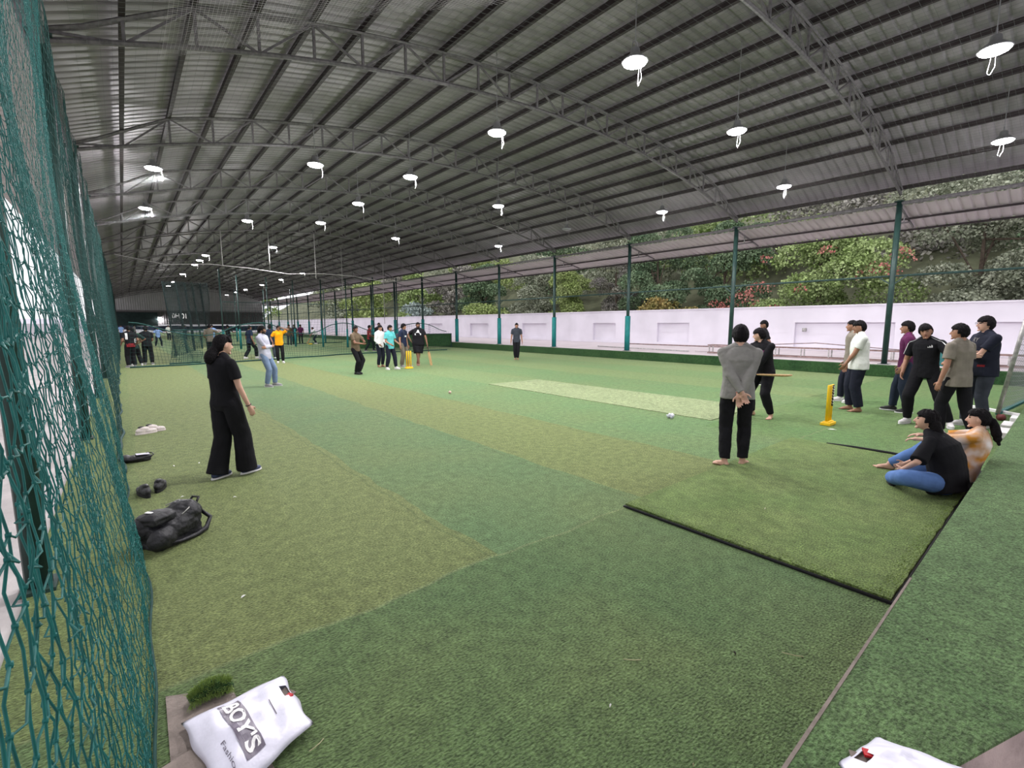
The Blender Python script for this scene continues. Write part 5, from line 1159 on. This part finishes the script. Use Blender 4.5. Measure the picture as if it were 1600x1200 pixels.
TR = [('grey_tree', 'grey-green scrub tree at the right edge above the white wall', 36.5, -2.5, 5.5, 9.5, 'grey', 26000, 0.145, 0.3, None),
      ('grey_tree', 'grey-green scrub tree right of the nearest column, beside the red-leaved tree', 37.0, 4.0, 5.0, 10.0, 'grey', 26000, 0.145, 0.3, None),
      ('red_leaved_tree', 'bright green tree with pinkish red leaf clusters between the two nearest columns', 35.0, 11.2, 5.2, 8.2, 'bright', 26000, 0.145, 0.2, [(-3.0, 3.6, 2.6, .8, 1.0, .7), (-3.2, 2.4, 3.3, .6, .8, .5), (-2.9, 4.8, 1.9, .7, .6, .5), (-2.8, 1.6, 1.9, .6, .8, .4), (-2.5, 5.6, 2.3, .5, .7, .5), (-2.6, -3.6, 3.9, .6, 1.0, .6), (-2.6, -4.6, 4.7, .5, .6, .5), (-2.6, -1.0, 5.4, .4, .5, .3), (-2.8, 0.2, 3.2, .4, .4, .3), (-2.6, 2.4, 5.2, .5, .4, .3)]),
      ('dark_green_tree', 'dark green tree left of the red-leaved tree, behind the second column', 37.0, 18.5, 4.2, 9.5, 'dark', 26000, 0.145, 0.4, None),  # leaves are a darker green of their own
      ('dark_green_tree', 'dark green tree overhanging the white wall right of the third column', 36.5, 24.2, 4.2, 9.8, 'dark', 26000, 0.145, 0.6, None),
      ('amber_shrub', 'orange yellow shrub showing low above the white wall', 33.2, 20.8, 2.6, 3.0, 'orange', 3500, 0.18, 0.0, None),
      ('brush_tree', 'purplish grey leafless looking brush left of the third column', 37.5, 29.5, 3.8, 8.5, 'purple', 26000, 0.125, 0.2, None),
      ('light_tree', 'light yellow-green tree right of the fourth column', 35.5, 34.2, 3.6, 8.4, 'yellow', 26000, 0.145, 0.2, None),
      ('grey_tree', 'grey-green tree between the fourth and fifth columns', 37.5, 40.5, 4.6, 9.2, 'grey', 24000, 0.16, 0.3, None),
      ('glossy_tree', 'dark glossy drooping tree between the fifth and sixth columns', 36.0, 49.0, 4.8, 8.6, 'dark', 22000, 0.22, 0.9, None),
      ('lime_shrub', 'lime green shrub under the dark glossy tree', 33.6, 46.0, 3.6, 3.4, 'yellow', 4000, 0.22, 0.0, None),
      ('brush_tree', 'dull brownish tree left of the dark glossy tree', 38.0, 60.0, 5.0, 9.4, 'purple', 7000, 0.30, 0.2, None),
      ('blue_tree', 'small pale blue-grey tree at the far end of the white wall', 33.2, 62.0, 2.8, 4.2, 'blue', 3000, 0.30, 0.3, None),
      ('green_tree', 'mid green tree far along the right side, behind the net posts', 38.0, 73.0, 6.5, 10.0, 'bright', 7000, 0.36, 0.2, None),
      ('green_tree', 'yellowish tree farther along the right side behind the net posts', 36.0, 87.0, 6.0, 9.0, 'yellow', 6000, 0.38, 0.2, None),
      ('green_tree', 'farthest pale tree at the end of the right side', 38.0, 105.0, 9.0, 11.0, 'grey', 7000, 0.45, 0.2, None),
      ('green_tree', 'broad tree high on the bank beyond the far right corner', 46.0, 116.0, 8.0, 11.0, 'bright', 6000, 0.5, 0.2, None),
      ('hedge_tree', 'dark tree behind the left wall, seen through the near net', -17.5, 16.0, 6.5, 7.0, 'left', 6000, 0.34, 0.2, None),
      ('hedge_tree', 'dark tree farther along behind the left wall', -18.5, 34.0, 8.0, 7.0, 'left', 6000, 0.38, 0.2, None)]
TR += [('end_tree', 'broad green tree behind the far end wall, right part', 27.0, 142.0, 9.0, 11.0, 'bright', 6000, 0.5, 0.2, None), ('end_tree', 'grey-green tree behind the far end wall, left part', 10.0, 142.0, 9.0, 9.0, 'grey', 5000, 0.5, 0.2, None)]
BK = ['grey', 'dark', 'purple', 'bright', 'grey', 'dark', 'yellow', 'grey', 'purple', 'bright', 'yellow']
for k, yy in enumerate((-6, 3, 12, 22, 33, 45, 58, 72, 88, 100, 130)):
    TR.append(('hill_tree', f'tree on the bank behind the front row, {ORD[k]} from the right edge', 44.0+1.5*(k % 2), yy, 7.5, 8.5, BK[k], 9000, 0.26, 0.3, None))
for k, (nm, lb, x, y, w, h, kd, n, sz, dr, rd) in enumerate(TR):
    tree(nm, lb, 'shrub' if 'shrub' in nm else 'tree', x, y, w, h, kd, n, sz, dr, (5.0 if x > 43 else 0.9) if x > 0 else 0.2, 100+k, rd)
